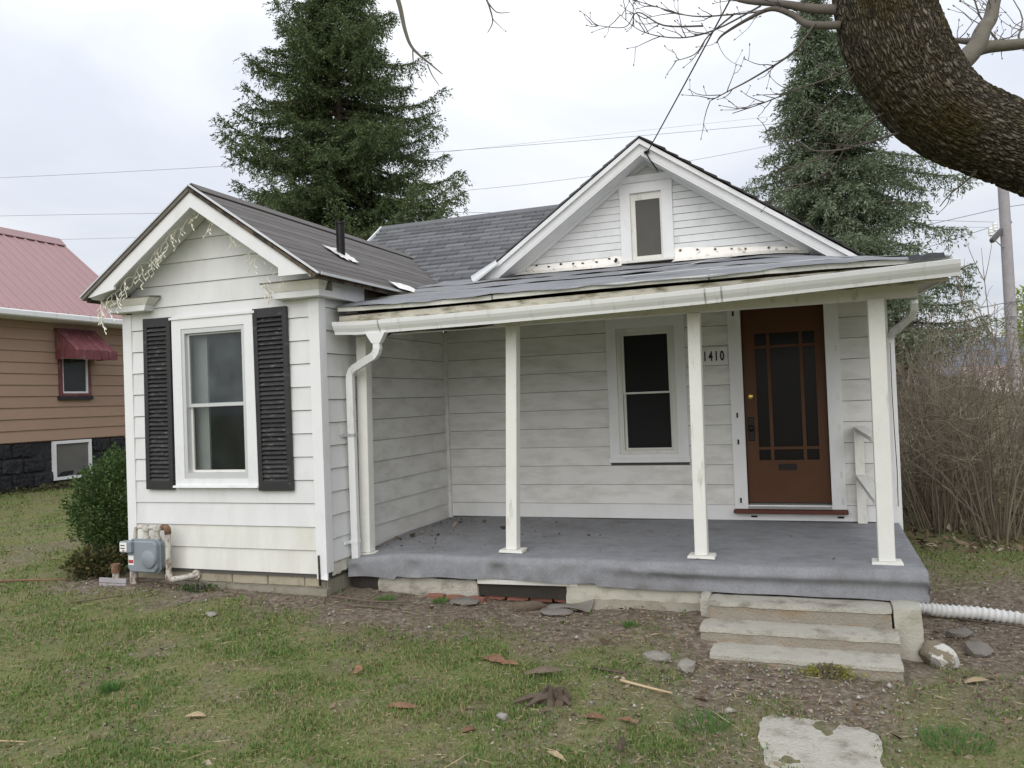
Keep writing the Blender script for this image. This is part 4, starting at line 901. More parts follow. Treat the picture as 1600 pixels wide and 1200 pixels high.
# downspouts
mb = MB(); mb.hexa([(.44, .135, 2.13), (.52, .135, 2.13), (.52, .19, 2.13), (.44, .19, 2.13), (.385, .128, 2.219), (.575, .128, 2.219), (.575, .20, 2.219), (.385, .20, 2.219)]); hp('gutter_outlet', mb, m_gutter)
def rect_pipe(path, w, d, name, mat, parent=None):
    mb = MB(); P = [Vector(p) for p in path]; V = []
    for i, p in enumerate(P):
        t = ((P[min(i + 1, len(P) - 1)] - P[i]).normalized() + (P[i] - P[max(i - 1, 0)]).normalized()); t.normalize()
        s = Vector((0, 1, 0)); s = (s - t * s.dot(t)).normalized(); u = s.cross(t)
        V += [p + u * w / 2 + s * d / 2, p - u * w / 2 + s * d / 2, p - u * w / 2 - s * d / 2, p + u * w / 2 - s * d / 2]
    Fq = [(3, 2, 1, 0), tuple(4 * (len(P) - 1) + k for k in range(4))]
    for i in range(len(P) - 1):
        for k in range(4): Fq.append((4 * i + k, 4 * i + (k + 1) % 4, 4 * i + 4 + (k + 1) % 4, 4 * i + 4 + k))
    mb.add(V, Fq); return hp(name, mb, mat, parent, bevel=.004)
ds = rect_pipe([(.48, .163, 2.16), (.48, .166, 2.085), (.465, .172, 2.05), (.44, .182, 2.025), (.14, .345, 1.935), (.10, .36, 1.91), (.078, .365, 1.87), (.074, .366, 1.82), (.074, .366, .17)], .068, .052, 'downspout', m_gutter)
for z in (1.32, .36):
    mb = MB(); mb.box(.0365, .1115, .336, .3955, z, z + .028); mb.box(.018, .036, .26, .395, z + .002, z + .026); hp('strap', mb, m_galv if z > 1 else m_gutter, ds)
ds2 = rect_pipe([(4.86, 1.95, 2.33), (4.86, 2.0, 2.27), (4.85, 2.08, 2.21), (4.72, 2.52, 2.10), (4.708, 2.60, 2.06), (4.706, 2.61, 2.0), (4.706, 2.61, .0)], .06, .05, 'downspout', m_gutter)
mb = MB(); mb.tube([(4.690, 2.50, 2.0), (4.688, 2.50, 1.5), (4.694, 2.50, 1.1), (4.700, 2.50, .8), (4.695, 2.50, .45)], .004, 6); hp('loose_cable', mb, m_iron)

# ------------------------------------------------------------------ icicle lights on the wing gable
SL = thing('string_lights', (WAX, -.32, 2.7), 'white icicle string lights hanging unlit under the left gable barge boards', 'string lights')
cord = MB(); bul = MB()
def strand(p, n, dirx):
    q = Vector(p); pts = [q.copy()]
    for i in range(n):
        q = q + Vector((random.uniform(-.035, .035) + dirx, random.uniform(-.02, .02), -random.uniform(.03, .055))); pts.append(q.copy())
        e = q + Vector((random.choice((-1, 1)) * random.uniform(.012, .03), -.005, -.012)); cord.tube([q, e], .0024, 4); bul.tube([e, e + (e - q).normalized() * .016 + Vector((0, 0, -.010))], [.0060, .0035], 6)
    cord.tube(pts, .0028, 4)
base = []
for s in (-1, 1):
    n = 22
    line = [Vector((WAX + s * (.03 + 1.12 * i / n), YF + .03 + .05 * random.random(), WAZ - .215 - WS * (.03 + 1.12 * i / n) + .02 * math.sin(i * 1.7))) for i in range(n + 1)]
    if s > 0: line = line[:18]
    cord.tube(line, .0034, 4)
    for i, p in enumerate(line):
        if s < 0 or random.random() < .7: strand(p, random.choice((2, 3, 4)) if s < 0 else random.choice((1, 2, 4)), 0)
strand((-2.17, -.28, 2.66), 4, .004); strand((-2.15, -.29, 2.64), 6, .002); strand((-.36, -.20, 2.74), 5, 0); strand((-.42, -.20, 2.72), 4, 0)
obj('cord', cord, m_cord, SL); tag(obj('bulb', bul, m_bulb, SL), kind='stuff')

# ------------------------------------------------------------------ concrete steps
ST = thing('concrete_steps', (3.8, -.1, -.25), 'worn three step concrete stoop below the porch carpet', 'steps')
m_riser = M('stained_shaded_riser', (0.275, 0.25, 0.205), 0.95, 0.16, 8, 0.7, 60, dirt=(0.25, 0.165, 0.085), dirt_amt=0.7, dirt_scale=(1.6, 2, 4), dirt_lo=0.50, dirt_hi=0.68, fine=0.06, bdist=0.02)  # base darkened to paint shade on the step fronts; ochre stain is real
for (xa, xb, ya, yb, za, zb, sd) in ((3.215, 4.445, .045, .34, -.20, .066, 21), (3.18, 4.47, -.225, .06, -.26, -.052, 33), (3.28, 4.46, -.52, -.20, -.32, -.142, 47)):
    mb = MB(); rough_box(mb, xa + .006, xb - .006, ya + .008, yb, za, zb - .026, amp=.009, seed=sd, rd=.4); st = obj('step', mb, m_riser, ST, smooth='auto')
    mb = MB(); rough_box(mb, xa, xb, ya, yb, zb - .030, zb, amp=.008, seed=sd + 1, rd=.5); obj('worn_lit_tread', mb, m_conc, st, smooth='auto')  # paler top layer paints the treads as sky-lit

def blob(name, loc, size, mat, label, cat, group=None, rot=0, seed=0, sub=2, flat=1.0, sink=.3, rough=.35):
    bm = bmesh.new(); bmesh.ops.create_icosphere(bm, subdivisions=sub, radius=1)
    mb = MB(); vs = []
    for i, v in enumerate(bm.verts):
        v.index = i; d = 1 + rough * mnoise.noise(v.co * 1.6 + Vector((seed * 3.1, seed, 0))) + rough * .5 * mnoise.noise(v.co * 4 + Vector((0, seed, 3)))
        p = v.co * d; p = Vector((math.copysign(abs(p.x) ** .8, p.x) * size[0], math.copysign(abs(p.y) ** .8, p.y) * size[1], math.copysign(abs(p.z) ** .7, p.z) * size[2]))
        p = Matrix.Rotation(rot, 3, 'Z') @ p; vs.append((loc[0] + p.x, loc[1] + p.y, loc[2] + p.z + size[2] * (1 - 2 * sink)))
    mb.add(vs, [tuple(v.index for v in f.verts) for f in bm.faces]); bm.free()
    return tag(obj(name, mb, mat, smooth='auto'), label, cat, group)
def onG(x, y): return (x, y, gz(x, y))
# entrance slab
mb = MB(); n = 60; top = []; 
for i in range(n):
    a = 2 * math.pi * i / n; rx, ry = .30, .33
    px = math.copysign(abs(math.cos(a)) ** .55, math.cos(a)) * rx; py = math.copysign(abs(math.sin(a)) ** .55, math.sin(a)) * ry
    f = 1 + .16 * mnoise.noise(Vector((px * 5, py * 5, 2))) + .06 * mnoise.noise(Vector((px * 22, py * 22, 7))); top.append((3.965 + px * f + py * -.10, -1.50 + py * f))
V = [(3.97, -1.50, gz(3.97, -1.5) + .014)] + [(3.97 + (x - 3.97) * .6, -1.5 + (y + 1.5) * .6, gz(x, y) + .009 + .010 * mnoise.noise(Vector((x * 9, y * 9, 0)))) for x, y in top] + [(x, y, gz(x, y) + .002 + .006 * random.random()) for x, y in top] + [(x * 1.0, y, gz(x, y) - .06) for x, y in top]
Fq = [(0, 1 + i, 1 + (i + 1) % n) for i in range(n)] + [(1 + i, 1 + n + i, 1 + n + (i + 1) % n, 1 + (i + 1) % n) for i in range(n)] + [(1 + n + i, 1 + 2 * n + i, 1 + 2 * n + (i + 1) % n, 1 + n + (i + 1) % n) for i in range(n)]
mb.add(V, Fq); tag(obj('paving_slab', mb, m_conc, smooth='auto'), 'irregular worn concrete slab set in the lawn in front of the steps', 'paving slab')
# broken chunk beside the pier, stones, bark, sticks
mb = MB(); rough_box(mb, -.075, .075, -.11, .11, -.12, .12, amp=.020, seed=51)
mr_ = Matrix.Translation((4.715, .0, -.24)) @ Matrix.Rotation(.5, 4, 'Z') @ Matrix.Rotation(-.42, 4, 'Y') @ Matrix.Rotation(.18, 4, 'X'); mb.v = [tuple(mr_ @ Vector(v)) for v in mb.v]
tag(obj('concrete_chunk', mb, m_flaky, smooth='auto'), 'broken mossy concrete chunk with flaking white paint beside the steps', 'rubble')
blob('flat_stone', onG(2.02, .16), (.14, .10, .018), m_slate, 'flat grey stone lying under the torn flap below the porch', 'stone', rot=.2, seed=1)
blob('flat_stone', onG(1.20, .22), (.14, .09, .025), m_slate, 'flat grey stone by the dark gap under the porch hem', 'stone', rot=-.2, seed=2)
# torn roofing flap leaning against the footing
mb = MB(); V = []
for i in range(9):
    for k in range(6):
        u, v = i / 8, k / 5; V.append((1.93 + .36 * u, .16 + .17 * v + .03 * math.sin(u * 4), gz(2, .2) + .015 + .075 * v * u + .02 * math.sin(v * 3 + u * 3)))
mb.add(V, [(i * 6 + k, (i + 1) * 6 + k, (i + 1) * 6 + k + 1, i * 6 + k + 1) for i in range(8) for k in range(5)]); tag(obj('torn_roofing_flap', mb, m_slate, smooth=True), 'torn grey roofing flap leaning on the whitewashed footing', 'roofing scrap')
blob('dark_slate', onG(1.76, .20), (.13, .05, .045), m_barkp, 'dark curled slate piece between bricks and torn flap', 'stone', rot=.5, seed=6)
for (x, y, sx, sy, sz, lab, sd) in ((2.96, -.66, .10, .06, .03, 'rounded pale stone in the bare soil left of the steps', 3), (3.17, -.74, .08, .06, .035, 'blocky pale stone close to the left end of the lowest step', 8), (2.32, -1.83, .035, .03, .02, 'small pale stone in the grass beside the rotten stump', 9), (-.62, -.72, .07, .04, .015, 'white crumbled plaster stone on the lawn below the left window', 12), (4.92, .62, .10, .07, .03, 'flat brown stone on bare soil right of the porch', 13), (4.98, .25, .12, .08, .04, 'low brown rock beside the drain pipe', 14)):
    blob('stone', onG(x, y), (sx, sy, sz), m_stone if x < 4.8 else m_slate, lab, 'stone', 'loose stones about the yard', rot=sd, seed=sd)
def chip(name, x, y, L_, w, t, rot, mat, label, cat, group=None, tilt=0, seed=0):
    mb = MB(); n = 9; V = []; z = gz(x, y)
    for i in range(n + 1):
        u = i / n; ww = w * (1.05 - .92 * abs(2 * u - 1) ** 1.6) * (1 + .7 * mnoise.noise(Vector((u * 5, seed, 0)))); tt = t * .55 * (1.1 - .8 * abs(2 * u - 1) ** 1.5) * (1 + .6 * mnoise.noise(Vector((u * 6, 0, seed)))); zz = z + .012 + tilt * u + .01 * math.sin(u * 3)
        lx = (u - .5) * L_
        for dy_, dz in ((-ww / 2, 0), (ww / 2, 0), (ww * .35, tt), (-ww * .35, tt * .8)):
            c, s = math.cos(rot), math.sin(rot); V.append((x + lx * c - dy_ * s, y + lx * s + dy_ * c, zz + dz))
    Fq = [(0, 1, 2, 3), tuple(n * 4 + k for k in (3, 2, 1, 0))]
    for i in range(n):
        for e in range(4): a = i * 4; Fq.append((a + e, a + (e + 1) % 4, a + 4 + (e + 1) % 4, a + 4 + e))
    mb.add(V, Fq); return tag(obj(name, mb, mat), label, cat, group)
G_ = 'bits of bark and split wood on the lawn'
chip('split_wood', 1.95, -1.0, .22, .07, .05, -.45, m_wood, 'jagged orange split wood chunk in the middle of the lawn', 'wood chip', G_, .01, 1)
chip('split_wood', 2.07, -1.04, .12, .04, .03, .1, m_wood, 'short orange splinter touching the jagged split wood chunk', 'wood chip', G_, 0, 2)
chip('bark_piece', 2.34, -1.16, .24, .07, .035, .25, m_barkp, 'long dark grey bark piece near the rotten stump', 'bark', G_, .02, 3)
chip('bark_piece', 1.72, -1.88, .20, .055, .025, .15, m_wood, 'reddish curved bark piece on grass left of the centre', 'bark', G_, 0, 4)
chip('bark_piece', 2.22, -2.06, .08, .05, .02, .8, m_wood, 'small rusty bark flake at the front of the lawn', 'bark', G_, 0, 5)
chip('split_wood', 2.74, -2.16, .16, .03, .02, -.6, m_straw, 'pale splinter lying diagonally at the near edge of the lawn', 'wood chip', G_, 0, 6)
chip('bark_piece', 2.80, -1.66, .14, .04, .025, .1, m_wood, 'red brown bark strip right of the rotten stump', 'bark', G_, 0, 7)
chip('bark_piece', 2.98, -1.62, .13, .03, .02, -.3, m_wood, 'narrow red brown bark strip farther right of the rotten stump', 'bark', G_, 0, 8)
chip('bark_piece', 1.15, -1.4, .07, .06, .025, 1.3, m_wood, 'upright rusty bark flake in the left half of the lawn', 'bark', G_, .03, 9)
chip('bark_piece', .62, -2.3, .12, .05, .02, .3, m_straw, 'tan bark flake in the left foreground grass', 'bark', G_, 0, 10)
chip('bark_piece', 3.02, -1.95, .05, .10, .05, .2, m_barkp, 'stubby grey log end in the grass near the slab', 'bark', G_, .03, 11)
chip('bark_piece', 4.86, -.42, .16, .05, .02, .5, m_straw, 'tan wood chip on the soil right of the steps', 'bark', G_, 0, 12)
def stick(pts, r, mat, label, group='fallen sticks on the lawn'):
    P = []
    for (x, y) in pts: P.append(Vector((x, y, gz(x, y) + .014)))
    full = []
    for a, b in zip(P[:-1], P[1:]):
        for t in (0, .33, .66): full.append(a.lerp(b, t) + Vector((random.uniform(-.008, .008), random.uniform(-.008, .008), random.uniform(0, .006))))
    full.append(P[-1]); mb = MB(); mb.tube(full, [r * (1 - .5 * i / len(full)) for i in range(len(full))], 6)
    return tag(obj('fallen_stick', mb, mat, smooth=True), label, 'stick', group)
stick([(2.82, -1.12), (3.15, -1.17)], .010, m_straw, 'straight pale stick on the grass left of the slab path')
stick([(2.62, -.98), (2.82, -1.0)], .010, m_barkp, 'short grey stick just above the straight pale stick')
stick([(-3.6, -.38), (-3.1, -.28), (-2.72, -.2)], .012, m_wood, 'long reddish stick left of the small evergreen')
stick([(-.6, -2.9), (-.15, -2.75)], .006, m_straw, 'thin pale stalk at the left picture edge of the lawn')
stick([(.1, -.1), (.5, -.12), (.8, .02)], .010, m_barkp, 'dark crooked stick in the soil beside the downspout')
stick([(.35, -.28), (.75, -.22)], .008, m_barkp, 'dark stick just in front of the crooked stick')
stick([(-2.1, -.75), (-1.75, -.5)], .007, m_barkp, 'thin dark twig in front of the gas meter')
stick([(4.95, .95), (5.4, .85), (5.7, .95)], .008, m_barkp, 'thin twig on the soil beside the drain pipe')
# rotten stump
RS = MB()
for i in range(7):
    a = i * .9; rr = .03 + .02 * random.random(); b0 = Vector((2.53 + .05 * math.cos(a), -1.52 + .05 * math.sin(a), gz(2.53, -1.5) - .02)); RS.tube([b0, b0 + Vector((.02 * math.cos(a), .02, .05)), b0 + Vector((random.uniform(-.02, .03), 0, random.uniform(.08, .14)))], [rr, rr * .8, rr * .25], 6)
for a, l in ((3.5, .24), (3.9, .18), (-.4, .12)):
    RS.tube([(2.53, -1.52, gz(2.53, -1.52) + .04), (2.53 + l * math.cos(a) * .6, -1.52 + l * math.sin(a) * .5, gz(2.4, -1.55) + .03), (2.53 + l * math.cos(a), -1.52 + l * math.sin(a), gz(2.4, -1.6) + .005)], [.022, .018, .008], 6)
tag(obj('rotten_stump', RS, m_barkp), 'small mossy rotten stump with splayed roots in the grass', 'stump')

# corrugated drain pipe
def corr():
    P = [Vector((4.66, 1.0, -.13)), Vector((4.85, 1.02, -.155)), Vector((5.1, 1.04, -.165)), Vector((5.35, 1.0, -.18)), Vector((5.65, .85, -.2)), Vector((6.0, .6, -.22))]
    full = []
    for i in range(len(P) - 1):
        for k in range(24): full.append(P[i].lerp(P[i + 1], k / 24))
    mb = MB(); mb.tube(full, [(.038 if i < 14 else .048) + .0065 * math.cos(i * math.pi / 2) for i in range(len(full))], 14)
    return tag(obj('drain_pipe', mb, m_pvc, smooth=True), 'white corrugated plastic drain pipe leaving the right porch corner', 'drain pipe')
corr()

# ------------------------------------------------------------------ gas meter
GM = thing('gas_meter', (-1.82, -.17, 0), 'grey gas meter with rusty pipes at the left corner of the white wall', 'gas meter')
def gp(n, mb, mat, par=None, **k): return obj(n, mb, mat, par or GM, **k)
def bellows(y0, y1, x0, x1, z0, z1, sh=.0):
    mb = MB(); pr = [(x0 + .03, z0), (x1 - .03, z0), (x1, z0 + .04), (x1, z1 - .03), (x1 - .03, z1), (x0 + .03, z1), (x0, z1 - .03), (x0, z0 + .04)]
    mb.prism([(a, y0, b) for a, b in pr], (0, y1 - y0, 0)); return mb
mb = bellows(-.235, -.115, -1.985, -1.645, .150, .435); body = gp('meter_body', mb, m_meter, bevel=.010)
mb = bellows(-.190, -.180, -1.997, -1.633, .138, .447); gp('flange', mb, m_meter, body)
mb = MB(); mb.lathe((-1.72, -.235, .275), [(.085, .0), (.080, -.022), (.06, -.034), (.0, -.036)], 18, 'y'); gp('front_bulge', mb, m_meter, body, smooth='auto')
mb = MB(); mb.box(-2.035, -1.90, -.275, -.195, .33, .435); ib = gp('index_box', mb, m_meter, bevel=.008)
mb = MB(); mb.box(-2.025, -1.945, -.2785, -.2755, .345, .425); gp('index_label', mb, m_labelw, ib)
for z in (.37, .395):
    mb = MB(); mb.box(-2.015, -1.965, -.2805, -.2788, z, z + .008); gp('print_line', mb, m_iron, ib)
mb = MB(); mb.box(-1.99, -1.972, -.281, -.279, .348, .36); gp('print_mark', mb, m_labelr, ib)
mb = MB(); mb.box(-1.966, -1.905, -.2385, -.2355, .215, .30); t_ = gp('warning_tag', mb, m_labelw)
mb = MB(); mb.box(-1.963, -1.908, -.2405, -.2388, .232, .262); gp('red_band', mb, m_labelr, t_)
mb = MB(); mb.tube([(-1.985, -.16, -.1), (-1.985, -.16, .14)], .036, 12); gp('riser_pipe', mb, m_pipe, smooth='auto')
mb = MB(); mb.tube([(-1.965, -.155, .14), (-1.965, -.15, .50), (-1.955, -.15, .535), (-1.925, -.15, .548), (-1.86, -.15, .548)], .017, 10); gp('inlet_pipe', mb, m_pipe, smooth=True)
for x in (-1.835, -1.705):
    mb = MB(); mb.lathe((x, -.15, .435), [(.036, 0), (.036, .025), (.024, .028), (.024, .08), (.036, .083), (.040, .115), (.030, .135), (.012, .14)], 12); gp('swivel_joint', mb, m_pipe, smooth='auto')
mb = MB(); mb.tube([(-1.86, -.15, .545), (-1.62, -.15, .545)], .019, 10); gp('cross_pipe', mb, m_pipe, smooth=True)
mb = MB(); mb.tube([(-1.64, -.15, .553), (-1.60, -.15, .553), (-1.585, -.15, .54), (-1.58, -.15, .49)], .030, 10); gp('elbow', mb, m_rust, smooth=True)
mb = MB(); mb.tube([(-1.58, -.15, .49), (-1.585, -.15, .12)], .026, 12); gp('outlet_pipe', mb, m_pipe, smooth='auto')
mb = MB(); mb.tube([(-1.585, -.15, .125), (-1.58, -.15, .085), (-1.555, -.14, .075), (-1.50, -.11, .082), (-1.38, .02, .10)], [.034, .034, .030, .026, .026], 10); mb.lathe((-1.40, -.01, .10), [(.045, 0), (.045, .03)], 10, 'y'); gp('wall_elbow', mb, m_pipe, smooth='auto')
PS = thing('pipe_stub', (-2.1, -.26, 0), 'rusty capped pipe stub braced by a small grey wooden bracket left of the gas meter', 'pipe')
mb = MB(); mb.tube([(-2.14, -.22, -.12), (-2.14, -.22, .14)], .030, 10); obj('pipe', mb, m_pipe, PS, smooth='auto')
mb = MB(); mb.lathe((-2.14, -.22, .135), [(.040, 0), (.040, .06), (.044, .062), (.044, .08), (.02, .085)], 10); obj('cap', mb, m_rust, PS, smooth='auto')
mb = MB(); mb.bar((-2.28, -.275, .075), (-2.02, -.215, .06), .022, .04); mb.bar((-2.28, -.275, .030), (-2.02, -.215, .018), .022, .035); obj('wood_bracket', mb, m_pole, PS)

# ------------------------------------------------------------------ foliage generators (numpy)
def sprays(P, D, Lm, Wm, rs, jitter=.5, drop=0.0):
    """leaf / needle blades as tapered quads: points P, direction D"""
    n = len(P); D = D + rs.normal(0, jitter, (n, 3)) * np.array([1, 1, .8]); D[:, 2] -= drop
    D /= np.linalg.norm(D, axis=1, keepdims=True) + 1e-9
    S = np.cross(D, rs.normal(0, 1, (n, 3))); S /= np.linalg.norm(S, axis=1, keepdims=True) + 1e-9
    L = (Lm * rs.uniform(.6, 1.3, n))[:, None]; Wd = (Wm * rs.uniform(.6, 1.3, n))[:, None]
    a = P - S * Wd * .35; b = P + D * L * .45 - S * Wd * .5; c = P + D * L; d = P + D * L * .45 + S * Wd * .5
    V = np.stack([a, b, c, d], 1).reshape(-1, 3); return V
def spray_obj(name, V, mat, parent, loc):
    me = mesh_np(name, V - np.array(loc), np.arange(len(V)), 4); return link(name, me, mat, parent, loc)

def spruce(loc, H, rad_f, nb, lean, mat, label, seed, hang, up_tip, z0=1.5, dens=1.0, skip=None, blade=(.15, .055)):
    rs = np.random.default_rng(seed); t = thing('spruce_tree', loc, label, 'tree', 'tall spruces behind the house')
    x0, y0, zb = loc
    axis = lambda z: np.array([x0 + lean[0] * z / H, y0 + lean[1] * z / H, zb + z])
    mb = MB(); tr = [tuple(axis(H * i / 14) + np.array([.05 * math.sin(i), .04 * math.cos(i * 1.3), 0]) * (i > 0)) for i in range(15)]
    mb.tube(tr, [max(.02, .26 * (1 - i / 14.3)) * (H / 13) for i in range(15)], 9); obj('trunk', mb, m_bark, t, smooth=True)
    lb = MB(); PP = []; DD = []
    for bi in range(nb):
        z = z0 + (H - z0 - .15) * (bi + rs.uniform(0, 1)) / nb; az = bi * 2.39996 + rs.normal(0, .3)
        r = rad_f(z, az) * rs.uniform(.62, 1.14)
        if skip and skip(z, az): r *= .35
        if r < .1: r = .1
        d = np.array([math.cos(az), math.sin(az), 0]); side = np.array([-d[1], d[0], 0]); b0 = axis(z)
        droop = .20 + .24 * rs.random(); n = 9; s = np.linspace(0, 1, n)
        cur = b0 + d * (r * s)[:, None] + side * (.10 * r * rs.normal() * s ** 2)[:, None]
        cur[:, 2] += r * (.10 * s - droop * 2 * s ** 1.5 * .8 + up_tip * s ** 4)
        lb.tube([tuple(c) for c in cur], [max(.006, (.018 + .012 * r) * (1 - .9 * q)) for q in s], 4, cap=False)
        # side branchlets
        nt = int((7 + 8.5 * r) * dens)
        for k in range(nt):
            u = .12 + .88 * (k + rs.random()) / nt; j = min(int(u * (n - 1)), n - 2); f = u * (n - 1) - j; p = cur[j] * (1 - f) + cur[j + 1] * f
            ln = (.25 + .55 * (1 - u)) * min(1, r / 1.6 + .35) * rs.uniform(.6, 1.25) * (.75 + .1 * r)
            for sg in (-1, 1):
                if rs.random() < .12: continue
                dr = d * rs.uniform(.35, .8) + side * sg * rs.uniform(.5, 1.0) + np.array([0, 0, -rs.uniform(.05, .5) * hang])
                dr /= np.linalg.norm(dr); m = max(4, int(ln / .036)); q = np.linspace(.05, 1, m)
                pts = p + dr * (ln * q)[:, None]; pts[:, 2] -= hang * .28 * ln * q ** 2
                PP.append(pts); DD.append(np.repeat(dr[None], m, 0))
            if rs.random() < .6 * hang:       # hanging curtain twigs
                ln2 = rs.uniform(.15, .45) * min(1.2, .4 + r / 3); m = max(4, int(ln2 / .04)); q = np.linspace(0, 1, m)
                pts = p + np.array([0, 0, -1]) * (ln2 * q)[:, None] + rs.normal(0, .015, (m, 3)); PP.append(pts); DD.append(np.repeat(np.array([[0, 0, -1.]]), m, 0))
        m = int(r / .03) + 6; u = np.linspace(.2, 1, m); idx = np.minimum((u * (n - 1)).astype(int), n - 2); f = (u * (n - 1) - idx)[:, None]
        PP.append(cur[idx] * (1 - f) + cur[idx + 1] * f); DD.append(np.repeat(d[None], m, 0) + np.array([0, 0, .25]))
    obj('branches', lb, m_bark, t, smooth=True)
    P = np.concatenate(PP); D = np.concatenate(DD)
    V = np.concatenate([sprays(P + rs.normal(0, .015, P.shape), D, blade[0], blade[1], rs, .45, .1), sprays(P + rs.normal(0, .03, P.shape), D, blade[0] * .8, blade[1], rs, .8, .2)])
    f_ = spray_obj('needles', V, mat, t, (x0, y0, zb + H * .5)); tag(f_, kind='stuff')
    return t, len(V) // 4
def interp(tab): a = np.array(tab); return lambda z: float(np.interp(z, a[:, 0], a[:, 1]))
r1 = interp([(0, 3.9), (3, 4.2), (5.5, 3.9), (7.5, 3.35), (10, 2.6), (12.3, 1.4), (14.4, .1)])
def rad1(z, az):   # fuller towards the right of the picture
    return r1(z) * (.97 + .05 * math.cos(az - .36) + .08 * math.sin(3 * az + z * .7) + .06 * math.sin(z * 2.3))
_, c1 = spruce((-7.95, 12.9, .2), 14.4, rad1, 275, (.3, 0), m_needle, 'tall dark green spruce with drooping boughs behind the left roof', 3, 1.0, .38, z0=1.8, dens=1.15, blade=(.115, .030))
r2 = interp([(0, 2.3), (2.5, 2.75), (4.5, 2.35), (6, 2.15), (7.6, 1.75), (9.1, 1.1), (10.0, .5), (10.9, .08)])
def rad2(z, az): return r2(z) * (.93 + .20 * math.cos(az - .3) + .14 * math.sin(2 * az + z * 1.1) + .08 * math.sin(z * 3.1))
_, c2 = spruce((4.75, 14.4, .1), 10.9, rad2, 215, (-.5, -.2), m_needle_b, 'slimmer grey green spruce with sparse crown behind the porch roof', 8, 1.35, .22, z0=1.6, dens=1.1, blade=(.105, .030))

# boxwood-like bush and the low juniper left of the wing
def bush(name, c, rx, ry, h, n, leaf, mat, label, seed, lumps=.22):
    rs = np.random.default_rng(seed); t = thing(name, (c[0], c[1], c[2]), label, 'shrub')
    mb = MB()
    for i in range(9):
        a = i * .7; e = Vector((c[0] + rx * .6 * math.cos(a), c[1] + ry * .6 * math.sin(a), c[2] + h * rs.uniform(.5, .85))); b0 = Vector((c[0] + .04 * math.cos(a), c[1] + .04 * math.sin(a), c[2] - .05))
        mb.tube([b0, b0.lerp(e, .5) + Vector((0, 0, .08)), e], [.016, .011, .004], 5)
    obj('stems', mb, m_twig, t)
    d = rs.normal(0, 1, (n, 3)); d /= np.linalg.norm(d, axis=1, keepdims=True)
    lump = np.array([mnoise.noise(Vector(v * 2.3) + Vector((seed, 0, 0))) + .6 * mnoise.noise(Vector(v * 5.5) + Vector((0, seed, 0))) for v in d])
    rr = (rs.random(n) ** .28) * (1 + lumps * 1.6 * lump)
    sq = 1 + .25 * (1 - np.abs(d[:, 2]))
    P = np.array(c) + d * rr[:, None] * np.array([rx, ry, h * .52])[None] * sq[:, None] * .9 + np.array([0, 0, h * .50])
    P[:, 2] = np.maximum(P[:, 2], c[2] + .02)
    V = sprays(P, d + np.array([0, 0, .35]), leaf, leaf * .55, rs, .7)
    tag(spray_obj('leaves', V, mat, t, (c[0], c[1], c[2] + h * .5)), kind='stuff'); return t
bush('evergreen_bush', (-2.78, .52, .05), .47, .48, 1.16, 17000, .040, m_boxleaf, 'dense dark green bush against the left side of the white wing', 5)
bush('low_evergreen', (-2.62, -.02, .03), .25, .17, .26, 2600, .045, m_lowleaf, 'low straggly evergreen with browned tips in front of the dense bush', 6, .4)
bush('creeping_weed', (-1.25, -.16, -.02), .20, .07, .07, 500, .025, m_boxleaf, 'low patch of weeds at the foot of the foundation blocks', 7, .4)
bush('yellow_weed', (4.03, -.58, -.215), .14, .05, .07, 700, .022, m_yellow, 'yellowish weed patch growing at the foot of the lowest step', 9, .5)
# clumps of fresh grass
def tuft(x, y, r, h, n, mat, label, seed, name='grass_tuft'):
    rs = np.random.default_rng(seed); a = rs.uniform(0, 6.28, n); rr = r * np.sqrt(rs.random(n)); P = np.stack([x + rr * np.cos(a), y + rr * np.sin(a), np.full(n, gz(x, y) - .005)], 1)
    D = np.stack([np.cos(a) * rr / r * .7, np.sin(a) * rr / r * .7, np.ones(n)], 1); V = sprays(P, D, h, .006, rs, .18)
    return tag(spray_obj(name, V, mat, None, (x, y, gz(x, y))), label, 'grass tuft', 'fresh green tufts in the yard')
tuft(-.21, -2.12, .045, .07, 160, m_green, 'bright bluish green grass tuft alone in the left lawn', 21)
tuft(2.68, -.16, .05, .05, 120, m_green, 'green grass tuft on bare soil below the whitewashed footing', 22)
tuft(.55, .02, .07, .05, 140, m_green, 'leafy green weeds in the soil right of the downspout', 23)
tuft(1.0, .15, .06, .05, 120, m_green, 'green weed tuft in front of the red bricks under the porch', 24)
tuft(4.62, -1.35, .16, .05, 420, m_green, 'broad green grass clump right of the slab', 25)
tuft(3.35, -1.45, .16, .05, 420, m_green, 'broad green grass clump left of the slab', 26)

